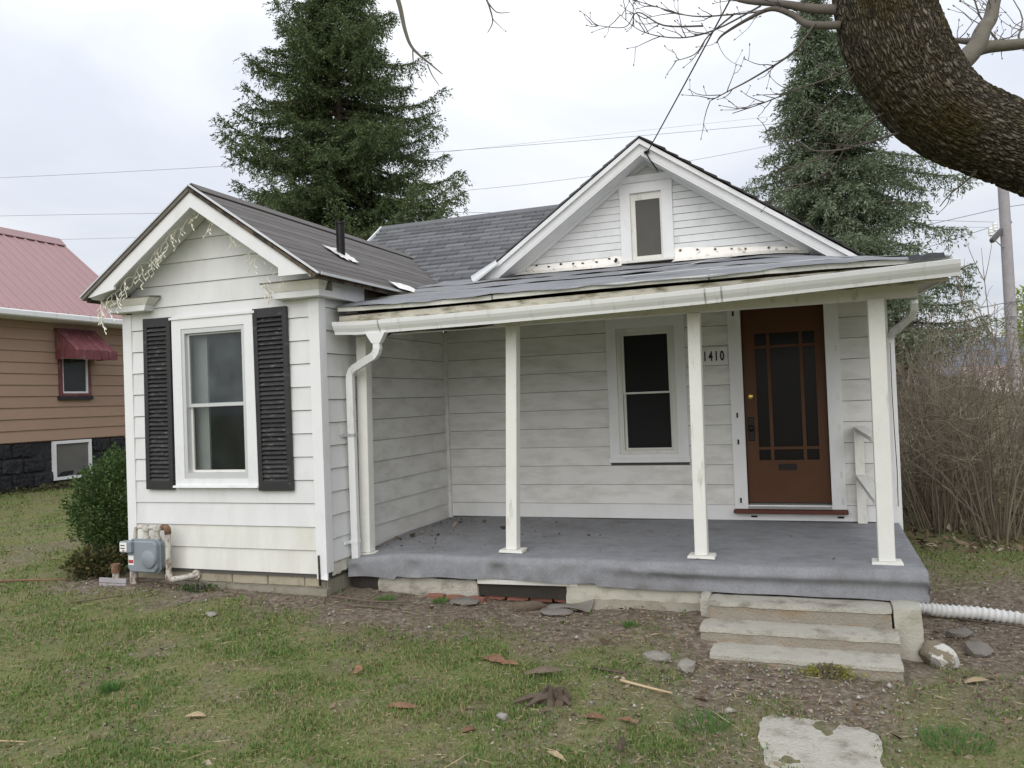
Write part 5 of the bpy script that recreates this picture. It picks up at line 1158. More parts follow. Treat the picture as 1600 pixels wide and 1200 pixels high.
# lawn blades
def in_house(x, y):
    return ((x > -2.2) & (x < .03) & (y > -.03) & (y < 7)) | ((x > -2) & (x < 4.72) & (y > .28) & (y < 7)) | ((x > 3.15) & (x < 4.66) & (y > -.52) & (y < .5))
def slab_m(x, y): return ((np.abs((x - 3.965 + (y + 1.5) * .1) / .265) ** 3 + np.abs((y + 1.5) / .29) ** 3) < 1)
def scatter(n, rmin, rmax, seed, pw=1.0):
    rs = np.random.default_rng(seed); ang = rs.uniform(-.92, .92, n) + math.pi / 2 + YAW; r = np.exp(rs.uniform(math.log(rmin), math.log(rmax), n) * pw)
    x = CAM.x + r * np.cos(ang); y = CAM.y + r * np.sin(ang); return x, y, r, rs
def lawn():
    x, y, r, rs = scatter(620000, 2.6, 24, 31)
    d = dirtmask(x, y); dens = fbm(x * 2.2 + 3, y * 2.2 + 8)
    keep = (rs.random(len(x)) > d * .97) & (rs.random(len(x)) < .30 + 1.2 * sm(.36, .66, dens)) & ~in_house(x, y) & ~slab_m(x, y) & (y < 11)
    x, y, r = x[keep], y[keep], r[keep]; n = len(x); z = hgt(x, y) - .004
    near = np.exp(-(((x - 2) / 9) ** 2 + ((y + 1) / 7) ** 2)); z = z + near * (fbm(x * 3, y * 3) - .5) * .05
    az = rs.uniform(0, 6.28, n); lean = rs.uniform(.25, 1.3, n); h = rs.uniform(.012, .036, n) * (.55 + 1.0 * fbm(x * 2.2 + 3, y * 2.2 + 8)); w = (.0016 + .00042 * r) * rs.uniform(.7, 1.3, n)
    dx, dy_ = np.cos(az), np.sin(az); b = np.stack([x, y, z], 1); S = np.stack([-dy_, dx, np.zeros(n)], 1) * w[:, None]
    mid = b + np.stack([dx * lean * h * .3, dy_ * lean * h * .3, h * .6], 1); tip = b + np.stack([dx * lean * h, dy_ * lean * h, h * (1.05 - .35 * lean)], 1)
    V = np.stack([b - S, b + S, mid + S * .7, mid - S * .7, tip], 1).reshape(-1, 3); i = np.arange(n) * 5
    Fq = np.stack([i, i + 1, i + 2, i + 3, i + 3, i + 2, i + 4], 1).ravel(); npf = np.tile(np.array([4, 3], np.int32), n)
    me = mesh_np('lawn_grass', V, Fq, npf); return tag(link('lawn_grass', me, m_grass, None, (0, 0, 0)), 'short patchy green and straw lawn grass in front of the house', 'grass', kind='stuff'), n
_, ng = lawn()
def litter():
    x, y, r, rs = scatter(90000, 2.6, 14, 37); d = dirtmask(x, y)
    keep = (rs.random(len(x)) < .035 + .7 * d) & ~in_house(x, y) & ~(slab_m(x, y) & (rs.random(len(x)) < .93)); x, y, r = x[keep], y[keep], r[keep]; n = len(x)
    z = hgt(x, y) + np.exp(-(((x - 2) / 9) ** 2 + ((y + 1) / 7) ** 2)) * (fbm(x * 3, y * 3) - .5) * .05 + .004
    P = np.stack([x, y, z], 1); D = np.stack([rs.normal(0, 1, n), rs.normal(0, 1, n), rs.normal(.05, .18, n)], 1)
    sz = np.exp(rs.normal(0, .5, n)) * .0105; V = sprays(P, D, sz * 1.7, sz * .8, rs, .05)
    return tag(spray_obj('leaf_litter', V, m_litter, None, (2, -1, 0)), 'brown leaf and bark litter strewn over soil and lawn', 'litter', kind='stuff')
litter()
def brush_litter():
    rs = np.random.default_rng(43); n = 5200; x = 4.9 + 3.4 * rs.random(n); y = 2.9 + 5.5 * rs.random(n); z = hgt(x, y) + .012
    P = np.stack([x, y, z], 1); D = np.stack([rs.normal(0, 1, n), rs.normal(0, 1, n), rs.normal(.15, .25, n)], 1); sz = np.exp(rs.normal(0, .5, n)) * .030
    return tag(spray_obj('fallen_leaves', sprays(P, D, sz * 1.6, sz * .8, rs, .1), m_litter, None, (6, 5, 0)), 'brown fallen leaves under the leafless thicket', 'leaves', kind='stuff')
brush_litter()
def straw():
    x, y, r, rs = scatter(80000, 2.6, 14, 39); d = dirtmask(x, y)
    keep = (rs.random(len(x)) < .30 + .3 * d) & ~in_house(x, y) & ~(slab_m(x, y) & (rs.random(len(x)) < .9)); x, y = x[keep], y[keep]; n = len(x)
    z = hgt(x, y) + np.exp(-(((x - 2) / 9) ** 2 + ((y + 1) / 7) ** 2)) * (fbm(x * 3, y * 3) - .5) * .05 + .010
    P = np.stack([x, y, z], 1); D = np.stack([rs.normal(0, 1, n), rs.normal(0, 1, n), rs.normal(.02, .08, n)], 1); ln = np.exp(rs.normal(0, .55, n)) * .038
    return tag(spray_obj('straw_litter', sprays(P, D, ln, np.full(n, .0048), rs, .05), m_hay, None, (2, -1, 0)), 'dry straw and grass stalk bits lying over the lawn and soil', 'straw', kind='stuff')
straw()
def gravel():
    x, y, r, rs = scatter(60000, 2.6, 10, 41); d = dirtmask(x, y)
    zone = np.maximum(np.exp(-(((x - 3.75) / .75) ** 2 + ((y + .85) / .5) ** 2)), .35 * d * (fbm(x * 2, y * 2) > .5)); zone = np.maximum(zone, .5 * np.exp(-(((x + .5) / .5) ** 2 + ((y + .55) / .25) ** 2)))
    keep = (rs.random(len(x)) < zone * .42 + .003) & ~in_house(x, y) & ~slab_m(x, y); x, y = x[keep], y[keep]; n = len(x)
    z = hgt(x, y) + np.exp(-(((x - 2) / 9) ** 2 + ((y + 1) / 7) ** 2)) * (fbm(x * 3, y * 3) - .5) * .05
    o = np.array([(1, 0, 0), (-1, 0, 0), (0, 1, 0), (0, -1, 0), (0, 0, .8), (0, 0, -.6)]); sz = np.exp(rs.normal(0, .45, n)) * .0075
    V = (np.stack([x, y, z + .002], 1)[:, None] + o[None] * sz[:, None, None] * rs.uniform(.6, 1.3, (n, 6, 1)) + rs.normal(0, .12, (n, 6, 3)) * sz[:, None, None]).reshape(-1, 3)
    f = np.array([(0, 2, 4), (2, 1, 4), (1, 3, 4), (3, 0, 4), (2, 0, 5), (1, 2, 5), (3, 1, 5), (0, 3, 5)]); Fq = (np.arange(n)[:, None, None] * 6 + f[None]).ravel()
    return tag(link('gravel', mesh_np('gravel', V, Fq, 3), m_gravel, None, (0, 0, 0)), 'pale gravel crumbs around the steps and bare soil', 'gravel', kind='stuff')
gravel()
# dead leaves on the porch carpet
def porch_leaves():
    rs = np.random.default_rng(5); n = 260; x = .1 + 1.6 * rs.random(n) ** 1.9; y = .45 + 1.9 * rs.random(n); x2 = .1 + 4.4 * rs.random(70); y2 = .45 + 2.0 * rs.random(70); x = np.concatenate([x, x2]); y = np.concatenate([y, y2])
    z = np.array([floor_z(a, b) + .010 for a, b in zip(x, y)]); n = len(x); P = np.stack([x, y, z], 1); D = np.stack([rs.normal(0, 1, n), rs.normal(0, 1, n), rs.normal(.1, .1, n)], 1); sz = np.exp(rs.normal(0, .6, n)) * .0115
    return tag(spray_obj('dead_leaves', sprays(P, D, sz * 1.6, sz, rs, .05), m_litter, None, (1, 1, .3)), 'dead brown leaves scattered over the porch carpet', 'leaves', kind='stuff')
porch_leaves()

# ------------------------------------------------------------------ maple with the big mossy limb (trunk stands outside the frame)
MT = thing('maple_tree', (6.75, -1.5, -.32), 'large bare tree limb with mossy bark curving across the upper right corner', 'tree')
def catmull(P, n):
    P = [Vector(p) for p in P]; out = []
    for i in range(len(P) - 1):
        p0, p1, p2, p3 = P[max(i - 1, 0)], P[i], P[i + 1], P[min(i + 2, len(P) - 1)]
        for k in range(n):
            t = k / n; out.append(.5 * ((2 * p1) + (p2 - p0) * t + (2 * p0 - 5 * p1 + 4 * p2 - p3) * t * t + (3 * p1 - p0 - 3 * p2 + p3) * t ** 3))
    out.append(P[-1]); return out
def limb_mesh():
    ctl = [(6.85, -1.45, -.45), (6.80, -1.47, .2), (6.58, -1.5, .95), (6.15, -1.55, 1.65), (5.62, -1.62, 2.2), (5.16, -1.74, 2.53), (4.95, -1.82, 2.64), (4.80, -1.87, 2.715), (4.645, -1.93, 2.80), (4.515, -1.985, 2.945), (4.425, -2.03, 3.13), (4.385, -2.045, 3.33), (4.37, -2.06, 3.6), (4.34, -2.1, 4.1), (4.25, -2.2, 4.7), (4.1, -2.3, 5.3)]
    rad = [.46, .36, .30, .262, .225, .196, .188, .190, .198, .210, .218, .216, .205, .185, .155, .12]
    nn = 44; pts = catmull(ctl, nn); rr = np.interp(np.linspace(0, len(ctl) - 1, len(pts)), range(len(ctl)), rad); n = 190
    mb = MB(); mb.tube(pts, list(rr), n, cap=False)
    V = np.array(mb.v); out = []; AT = []
    L = 0; arc = [0]
    for a, b in zip(pts[:-1], pts[1:]): L += (b - a).length; arc.append(L)
    for i in range(len(pts)):
        c = np.array(pts[i])
        for k in range(n):
            v = V[i * n + k]; d = v - c; r0 = np.linalg.norm(d); d /= r0; th = 2 * math.pi * k / n
            # bark: long ridges along the limb broken across into plates
            q = Vector((math.cos(th) * 5.2, math.sin(th) * 5.2, arc[i] * 3.2)); warp = mnoise.noise(q * .9) * .8
            ridge = abs(mnoise.noise(Vector((math.cos(th) * 13 + warp, math.sin(th) * 13 + warp, arc[i] * 11 + warp * 2)))); cr_ = abs(mnoise.noise(Vector((math.cos(th) * 9 + warp, math.sin(th) * 9, arc[i] * 34))))
            amp = .008 * min(1, ridge * 3.0) + .005 * min(1, cr_ * 3.0) + .018 * mnoise.noise(q * .35) + .004 * mnoise.noise(q * 5)
            out.append(c + d * (r0 - .016 + amp)); AT.append((math.cos(th) * .21, math.sin(th) * .21, arc[i]))
    me = mesh_np('limb', np.array(out), np.array(mb.f).ravel(), 4); at = me.attributes.new('along', 'FLOAT_VECTOR', 'POINT'); at.data.foreach_set('vector', np.array(AT, np.float32).ravel()); me.polygons.foreach_set('use_smooth', np.ones(len(me.polygons), bool))
    return me
def limb_mat():
    m = bpy.data.materials.new('mossy_bark'); m.use_nodes = True; t = m.node_tree; N = t.nodes; L = t.links
    bs = N['Principled BSDF']; bs.inputs['Roughness'].default_value = .95; bs.inputs['Specular IOR Level'].default_value = .15
    g = N.new('ShaderNodeNewGeometry')
    def noise(s, d=6, r=.65):
        n = N.new('ShaderNodeTexNoise'); n.inputs['Scale'].default_value = s; n.inputs['Detail'].default_value = d; n.inputs['Roughness'].default_value = r; L.new(g.outputs['Position'], n.inputs['Vector']); return n.outputs['Fac']
    def ramp(f, cs):
        r = N.new('ShaderNodeValToRGB'); e = r.color_ramp.elements; e[0].position, e[0].color = cs[0][0], (*cs[0][1], 1); e[1].position, e[1].color = cs[-1][0], (*cs[-1][1], 1)
        for p, c in cs[1:-1]: x = e.new(p); x.color = (*c, 1)
        L.new(f, r.inputs[0]); return r.outputs[0]
    def mix(f, a, b):
        n = N.new('ShaderNodeMix'); n.data_type = 'RGBA'; L.new(f, n.inputs['Factor']); L.new(a, n.inputs['A']); L.new(b, n.inputs['B']); return n.outputs['Result']
    av = N.new('ShaderNodeAttribute'); av.attribute_name = 'along'
    def mul(v, k):
        n = N.new('ShaderNodeVectorMath'); n.operation = 'MULTIPLY'; L.new(v, n.inputs[0]); n.inputs[1].default_value = k; return n.outputs[0]
    wn_ = N.new('ShaderNodeTexNoise'); wn_.inputs['Scale'].default_value = 14; wn_.inputs['Detail'].default_value = 4; L.new(av.outputs['Vector'], wn_.inputs['Vector'])
    ws = N.new('ShaderNodeVectorMath'); ws.operation = 'MULTIPLY_ADD'; L.new(wn_.outputs['Color'], ws.inputs[0]); ws.inputs[1].default_value = (.030, .030, .09); L.new(av.outputs['Vector'], ws.inputs[2])
    vo = N.new('ShaderNodeTexVoronoi'); vo.feature = 'DISTANCE_TO_EDGE'; vo.inputs['Scale'].default_value = 1; L.new(mul(ws.outputs[0], (92, 92, 19)), vo.inputs['Vector'])
    vc = N.new('ShaderNodeTexVoronoi'); vc.inputs['Scale'].default_value = 1; L.new(mul(ws.outputs[0], (92, 92, 19)), vc.inputs['Vector'])
    crack = N.new('ShaderNodeMapRange'); crack.inputs['From Max'].default_value = .24; L.new(vo.outputs['Distance'], crack.inputs['Value'])
    plate = ramp(noise(30), [(.3, (.070, .058, .042)), (.5, (.150, .130, .096)), (.66, (.24, .215, .165)), (.8, (.36, .35, .31))])
    sc_ = N.new('ShaderNodeVectorMath'); sc_.operation = 'SCALE'; L.new(plate, sc_.inputs[0])
    sp = N.new('ShaderNodeSeparateColor'); L.new(vc.outputs['Color'], sp.inputs[0]); sm_ = N.new('ShaderNodeMath'); sm_.operation = 'MULTIPLY_ADD'; L.new(sp.outputs[0], sm_.inputs[0]); sm_.inputs[1].default_value = .35; sm_.inputs[2].default_value = .8; L.new(sm_.outputs[0], sc_.inputs['Scale'])
    dark = N.new('ShaderNodeRGB'); dark.outputs[0].default_value = (.034, .027, .019, 1)
    bark = mix(crack.outputs[0], dark.outputs[0], sc_.outputs[0])
    moss = ramp(noise(60), [(.3, (.026, .022, .010)), (.55, (.066, .054, .022)), (.75, (.135, .105, .05))])
    mk = N.new('ShaderNodeMapRange'); mk.inputs['From Min'].default_value = .44; mk.inputs['From Max'].default_value = .58; L.new(noise(3.0, 9, .72), mk.inputs['Value'])
    c = mix(mk.outputs[0], bark, moss); L.new(c, bs.inputs['Base Color'])
    ha = N.new('ShaderNodeMath'); ha.operation = 'MULTIPLY_ADD'; L.new(noise(70), ha.inputs[0]); ha.inputs[1].default_value = .6; L.new(crack.outputs[0], ha.inputs[2])
    b = N.new('ShaderNodeBump'); b.inputs['Strength'].default_value = 1; b.inputs['Distance'].default_value = .012; L.new(ha.outputs[0], b.inputs['Height']); L.new(b.outputs[0], bs.inputs['Normal'])
    return m
link('limb', limb_mesh(), limb_mat(), MT, (0, 0, 0))
TW = {
'A': [(4.21, -2.09, 3.3), (4.09, -2.05, 3.34), (3.95, -2.0, 3.41), (3.77, -1.86, 3.53), (3.57, -1.72, 3.73)],
'A1': [(3.99, -2.0, 3.39), (3.74, -1.97, 3.43), (3.53, -1.94, 3.46), (3.36, -1.9, 3.56), (3.19, -1.86, 3.67)],
'A2': [(3.86, -1.93, 3.46), (3.64, -1.9, 3.39), (3.45, -1.87, 3.41), (3.25, -1.84, 3.49), (3.13, -1.83, 3.62)],
'A3': [(3.74, -1.97, 3.43), (3.6, -1.92, 3.35), (3.54, -1.88, 3.31), (3.42, -1.87, 3.29)],
'A4': [(3.58, -1.92, 3.42), (3.4, -1.94, 3.46), (3.27, -1.94, 3.54), (3.18, -1.91, 3.5), (3.01, -1.92, 3.54)],
'B': [(4.21, -2.11, 3.22), (4.08, -2.07, 3.28), (4.0, -2.03, 3.34), (3.91, -2.01, 3.4), (3.79, -1.95, 3.4), (3.67, -1.89, 3.38), (3.64, -1.9, 3.33)],
'C': [(4.1, -2.09, 3.26), (3.99, -2.03, 3.17), (3.82, -1.93, 3.12), (3.69, -1.88, 3.08), (3.59, -1.86, 3.06)],
'D': [(4.33, -2.06, 3.04), (4.27, -2.08, 3.03), (4.18, -2.01, 3.03), (4.01, -1.91, 3.03), (3.84, -1.82, 3.01), (3.69, -1.77, 3.01)],
'D2': [(4.27, -2.08, 3.02), (4.2, -2.0, 2.96), (4.14, -1.92, 2.92), (4.07, -1.84, 2.89)],
'E': [(4.47, -2.02, 2.88), (4.4, -2.05, 2.83), (4.31, -1.96, 2.81), (4.22, -1.88, 2.77), (4.13, -1.81, 2.71), (4.04, -1.74, 2.71), (3.9, -1.68, 2.71)],
'F': [(4.55, -1.98, 2.80), (4.48, -2.02, 2.74), (4.34, -1.94, 2.73), (4.21, -1.89, 2.73), (4.08, -1.83, 2.76), (3.99, -1.76, 2.82), (3.84, -1.71, 2.88)],
'F2': [(4.21, -1.89, 2.73), (4.15, -1.8, 2.66), (4.03, -1.74, 2.62), (3.88, -1.69, 2.6)],
'G': [(4.82, -1.87, 2.70), (4.75, -1.91, 2.56), (4.69, -1.86, 2.51), (4.64, -1.83, 2.47), (4.61, -1.78, 2.42)],
'H': [(4.62, -1.93, 2.96), (4.7, -1.87, 3.04), (4.78, -1.79, 3.13), (4.84, -1.72, 3.22), (4.88, -1.65, 3.32), (4.94, -1.58, 3.46), (5.1, -1.5, 3.8)],
'H2': [(4.78, -1.79, 3.12), (4.86, -1.71, 3.16), (5.04, -1.53, 3.22), (5.28, -1.28, 3.3), (5.7, -1.0, 3.5)],
'H3': [(4.83, -1.73, 3.19), (4.8, -1.68, 3.22), (4.74, -1.59, 3.27), (4.69, -1.51, 3.3)],
'I': [(4.15, -2.27, 5.0), (3.2, -2.0, 5.3), (2.2, -1.7, 5.1), (1.6, -1.6, 4.8), (1.44, -1.58, 4.6), (1.66, -1.7, 4.25), (1.74, -1.66, 4.05), (1.78, -1.65, 3.87), (1.82, -1.63, 3.75), (1.9, -1.6, 3.65), (1.98, -1.56, 3.59)],
'I2': [(1.82, -1.63, 3.75), (1.83, -1.62, 3.65), (1.87, -1.6, 3.54)], 'I3': [(1.9, -1.6, 3.65), (1.93, -1.59, 3.59), (1.96, -1.57, 3.52)],
'J': [(2.2, -1.7, 5.1), (2.14, -1.55, 4.6), (2.23, -1.48, 4.13), (2.26, -1.47, 3.99), (2.27, -1.46, 3.89), (2.25, -1.47, 3.83)], 'J2': [(2.25, -1.47, 4.03), (2.3, -1.45, 3.96), (2.38, -1.42, 3.95)]}
TR = {'A': (.026, .008), 'B': (.020, .003), 'C': (.0065, .002), 'D': (.006, .002), 'E': (.0075, .002), 'F': (.007, .002), 'H': (.052, .022), 'H2': (.034, .018), 'H3': (.02, .008), 'I': (.035, .0022), 'J': (.010, .002), 'G': (.006, .002)}
def twigs():
    rs = random.Random(5)
    def sub(mb, pts, r, depth, dens=1.0):
        L = sum((b - a).length for a, b in zip(pts[:-1], pts[1:])); n = int(L / .085 * dens)
        for k in range(n):
            u = rs.uniform(.25, 1.0); j = min(int(u * (len(pts) - 1)), len(pts) - 2); p = pts[j].lerp(pts[j + 1], u * (len(pts) - 1) - j); d = (pts[j + 1] - pts[j]).normalized()
            e = (d * rs.uniform(.3, 1) + Vector((rs.uniform(-1, 1), rs.uniform(-1, 1), rs.uniform(-.7, .8))) * .75).normalized(); ln = rs.uniform(.05, .22) * (1 if depth else .5); q = [p]
            for s in range(4):
                e = (e + Vector((rs.uniform(-.3, .3), rs.uniform(-.3, .3), rs.uniform(-.15, .35)))).normalized(); q.append(q[-1] + e * ln / 4)
            rr = min(r * .6, .0028); mb.tube(q, [rr, rr * .85, rr * .7, rr * .6, .0011], 5, cap=False)
            mb.tube([q[-1], q[-1] + e * .008, q[-1] + e * .015], [.0012, .0034, .0008], 5)      # bud
            if depth: sub(mb, q, rr, depth - 1, .8)
    for k, p in TW.items():
        a, b = TR.get(k, (.0048, .0015)); ctl = [Vector(q) for q in p]
        for i in range(1, len(ctl) - 1): ctl[i] += Vector((rs.uniform(-.012, .012), rs.uniform(-.012, .012), rs.uniform(-.012, .012)))
        pts = catmull(ctl, 5); mb = MB(); mb.tube(pts, [a + (b - a) * i / (len(pts) - 1) for i in range(len(pts))], 8 if a > .015 else 6)
        hidden = k in ('I', 'J')
        sub(mb, pts[-16:] if hidden else pts, b if a > .015 else a, 0 if k[0] in 'IJG' else 1, .35 if k[0] in 'IJ' else (1.8 if k[0] == 'H' else 1.25))
        obj('branch', mb, m_twig if a < .03 else M('smooth_branch_bark', (.145, .132, .105), .9, .25, 14, .3, 60), MT, smooth=True)
    # small far branches beyond the limb in the upper right
    for i in range(11):
        b0 = Vector((4.88 + i * .09, -1.45 + .05 * i, 3.22 + .05 * rs.random())); q = [b0]; e = Vector((rs.uniform(-.6, .5), rs.uniform(0, .8), rs.uniform(-.5, .9))).normalized()
        for s in range(6): e = (e + Vector((rs.uniform(-.25, .25), rs.uniform(-.2, .2), rs.uniform(-.2, .3)))).normalized(); q.append(q[-1] + e * .10)
        mb = MB(); mb.tube(q, [.006 - .0007 * s for s in range(7)], 5); sub(mb, q, .004, 1, 1.0); obj('branch', mb, m_twig, MT, smooth=True)
twigs()

# ------------------------------------------------------------------ bare brush beside the house
def brush(x, y, h, n, spread, seed, label):
    rs = random.Random(seed); mb = MB()
    z0 = gz(x, y)
    for i in range(n):
        a = rs.uniform(0, 6.28); b = rs.uniform(0, .35); p = Vector((x + b * math.cos(a), y + b * math.sin(a), z0 - .03)); hh = h * rs.uniform(.55, 1.08); out = rs.uniform(.05, .75) * spread
        d = Vector((math.cos(a) * out, math.sin(a) * out, 1)).normalized(); q = [p]; st = 6
        for s in range(st):
            d = (d + Vector((math.cos(a) * .12 * out + rs.uniform(-.14, .14), math.sin(a) * .12 * out + rs.uniform(-.14, .14), rs.uniform(-.16, .08) * (1 + out)))).normalized(); q.append(q[-1] + d * hh / st)
        r = rs.uniform(.0035, .009); mb.tube(q, [r * (1 - .8 * s / st) for s in range(st + 1)], 3, cap=False)
        for t in range(rs.randint(5, 9)):
            j = rs.randint(2, st - 1); e = (Vector((rs.uniform(-1, 1), rs.uniform(-1, 1), rs.uniform(-.2, .9)))).normalized(); ln = rs.uniform(.15, .5); w = [q[j].lerp(q[j + 1], rs.random())]
            for s in range(4): e = (e + Vector((rs.uniform(-.3, .3), rs.uniform(-.3, .3), rs.uniform(-.2, .25)))).normalized(); w.append(w[-1] + e * ln / 4)
            mb.tube(w, [.0032, .003, .0026, .0022, .0018], 3, cap=False)
    return tag(obj('bare_shrub', mb, m_brush), label, 'shrub', 'leafless shrubs along the right side of the house')
SH = 'leafless brown shrub in the tangled thicket right of the house'
for i, (x, y, h, n) in enumerate(((5.25, 4.1, 2.0, 75), (5.75, 3.75, 2.1, 75), (5.2, 5.3, 2.3, 75), (5.75, 5.0, 2.4, 75), (6.35, 4.3, 2.2, 75), (5.2, 6.7, 2.5, 70), (5.9, 6.4, 2.7, 70), (6.6, 5.6, 2.6, 70), (7.2, 4.8, 2.3, 70), (5.6, 8.2, 2.6, 60), (6.7, 7.6, 2.8, 60), (7.7, 6.4, 2.6, 60), (6.3, 9.6, 2.9, 50), (8.2, 8.4, 2.7, 50))):
    brush(x, y, h * (1.08 if x < 5.8 else .92), int(n * (1 if x < 5.8 else .62)), .55, 60 + i, SH)
# straight young saplings that stand above the thicket
for i, (x, y, h) in enumerate(((5.95, 5.2, 3.0), (6.25, 5.0, 3.25), (6.5, 5.6, 3.2), (6.15, 4.4, 2.6))):
    rs = random.Random(i + 90); mb = MB(); q = [Vector((x, y, gz(x, y)))]; d = Vector((rs.uniform(-.12, .12), 0, 1))
    for s in range(8): d = (d + Vector((rs.uniform(-.05, .05), rs.uniform(-.05, .05), .1))).normalized(); q.append(q[-1] + d * h / 8)
    mb.tube(q, [.016 * (1 - .85 * s / 8) for s in range(9)], 5)
    for t in range(9):
        j = rs.randint(3, 7); a = rs.uniform(0, 6.28); e = Vector((math.cos(a) * .5, math.sin(a) * .5, 1)).normalized(); w = [q[j]]
        for s in range(4): e = (e + Vector((0, 0, .15))).normalized(); w.append(w[-1] + e * .14)
        mb.tube(w, [.005, .0045, .0035, .003, .002], 4)
    tag(obj('bare_sapling', mb, m_brush), ['thin bare sapling leaning left above the thicket', 'tallest thin bare sapling above the thicket', 'thin forked bare sapling nearest the utility pole', 'short bare sapling in front of the thicket'][i], 'sapling', 'young saplings above the thicket')
# chain-link fence beyond the brush
CF = thing('chain_link_fence', (6.7, 5.0, 0), 'low grey chain link fence half hidden in the brush at the right', 'fence')
fa, fb = Vector((6.05, 2.7, 0)), Vector((8.6, 10.5, 0)); FLn = (fb - fa).length
for i in range(5):
    p = fa.lerp(fb, i / 4); mb = MB(); mb.tube([(p.x, p.y, gz(p.x, p.y) - .1), (p.x, p.y, gz(p.x, p.y) + 1.15)], .024, 8); obj('post', mb, m_zinc, CF)
mb = MB(); mb.tube([fa + Vector((0, 0, gz(fa.x, fa.y) + 1.12)), fb + Vector((0, 0, gz(fb.x, fb.y) + 1.12))], .018, 6); obj('top_rail', mb, m_zinc, CF)
mb = MB(); n = int(FLn / .075)
for i in range(-15, n):
    for sg in (1, -1):
        u0, u1 = i * .075, i * .075 + sg * 1.08
        a0, a1 = max(0, min(1, u0 / FLn)), max(0, min(1, u1 / FLn))
        if a0 == a1: continue
        t0 = (a0 * FLn - u0) / (u1 - u0); t1 = (a1 * FLn - u0) / (u1 - u0)
        p = fa.lerp(fb, a0); q = fa.lerp(fb, a1); mb.tube([(p.x, p.y, gz(p.x, p.y) + .03 + 1.08 * t0), (q.x, q.y, gz(q.x, q.y) + .03 + 1.08 * t1)], .0022, 3, cap=False)
tag(obj('wire_mesh', mb, m_zinc, CF), kind='stuff')

# ------------------------------------------------------------------ utility pole and wires
UP = thing('utility_pole', (8.72, 18.1, .1), 'weathered grey wooden utility pole right of the spruce', 'utility pole')
mb = MB(); mb.tube([(8.74, 18.12, -.3), (8.70, 18.07, 2.2), (8.65, 17.95, 6.4), (8.63, 17.92, 7.5)], [.15, .142, .125, .12], 14); obj('pole', mb, m_pole, UP, smooth='auto')
mb = MB(); mb.bar((8.27, 17.60, 5.16), (8.80, 18.20, 5.72), .10, .10); obj('crossarm', mb, m_arm, UP)
for px, py, pz in ((8.26, 17.62, 5.25), (8.38, 17.74, 5.38)):
    mb = MB(); mb.lathe((px, py, pz), [(.02, 0), (.02, .05), (.06, .06), (.05, .12), (.065, .13), (.05, .2), (.06, .21), (.035, .27)], 10); obj('insulator', mb, m_labelw, UP, smooth='auto')
mb = MB(); mb.tube([(8.34, 17.7, 5.22), (8.55, 17.86, 5.02), (8.63, 17.9, 5.05)], .012, 5); obj('brace', mb, m_zinc, UP)
for z in (3.62, 3.25):
    mb = MB(); mb.tube([(8.67, 17.84, z), (8.90, 17.80, z - .02)], .02, 6); obj('bracket', mb, m_zinc, UP)
def wire(a, b, sag, label, r=.010, n=24):
    a = Vector(a); b = Vector(b); P = []
    for i in range(n + 1):
        t = i / n; p = a.lerp(b, t); p.z -= sag * 4 * t * (1 - t); P.append(p)
    mb = MB(); mb.tube(P, r, 5); return tag(obj('power_line', mb, m_wire), label, 'power line', 'wires strung behind the house')
wire((-30, 9.0, 9.4), (22, 21.0, 9.3), .75, 'upper overhead wire running left behind the gables above the neighbour roof', .006)
wire((-30, 9.0, 8.15), (8.38, 17.74, 5.66), -.35, 'middle overhead wire passing behind the left gable peak', .006)
wire((-30, 9.0, 7.3), (8.26, 17.62, 5.52), -.2, 'lowest overhead wire above the pink metal roof', .005)
wire((-6.64, 17.51, 9.54), (8.6, 22.9, 10.6), .0, 'faint high wire between the two spruces above the porch gable', .004)
wire((-6.12, 17.73, 8.3), (6.0, 22.0, 9.9), .25, 'wire rising to the right behind the porch gable peak', .006)
wire((-4, 24, 5.9), (8.66, 17.95, 6.05), .2, 'wire meeting the utility pole above its crossarm', .009); wire((8.66, 17.95, 6.05), (22, 14, 6.6), .2, 'wire leaving the utility pole to the right above its crossarm', .009)
wire((0, 24, 4.9), (8.26, 17.62, 5.52), .2, 'wire ending on the left insulator of the crossarm', .008); wire((0, 24, 3.1), (8.67, 17.84, 3.62), .1, 'upper of two low wires reaching the pole', .008)
wire((0, 24, 2.4), (8.67, 17.84, 3.25), .1, 'lower of two low wires reaching the pole', .008); wire((8.67, 17.84, 3.62), (20, 14, 3.9), .1, 'low wire leaving the pole to the right', .008)
wire((8.66, 17.9, 3.6), (6.2, 16.4, 1.9), 0, 'slanting guy wire from the pole down to the left', .010)
mb = MB(); a = Vector((2.50, 2.205, 4.045)); b = Vector((3.50, .05, 4.45)); d = (b - a) / (b - a).length; end = a + d * 14
P = [a + (end - a) * (i / 40) - Vector((0, 0, .18 * 4 * (i / 40) * (1 - i / 40))) for i in range(41)]
mb.tube(P, .0065, 6); mb.tube([a, a + Vector((.03, -.02, -.06)), a + Vector((.09, .1, -.16))], .007, 5); mb.tube([a + Vector((-.02, -.01, .01)), a + Vector((.03, -.02, .02))], .014, 6)
tag(obj('service_wire', mb, m_iron), 'black service wire rising from the porch gable peak towards the upper right', 'power line')

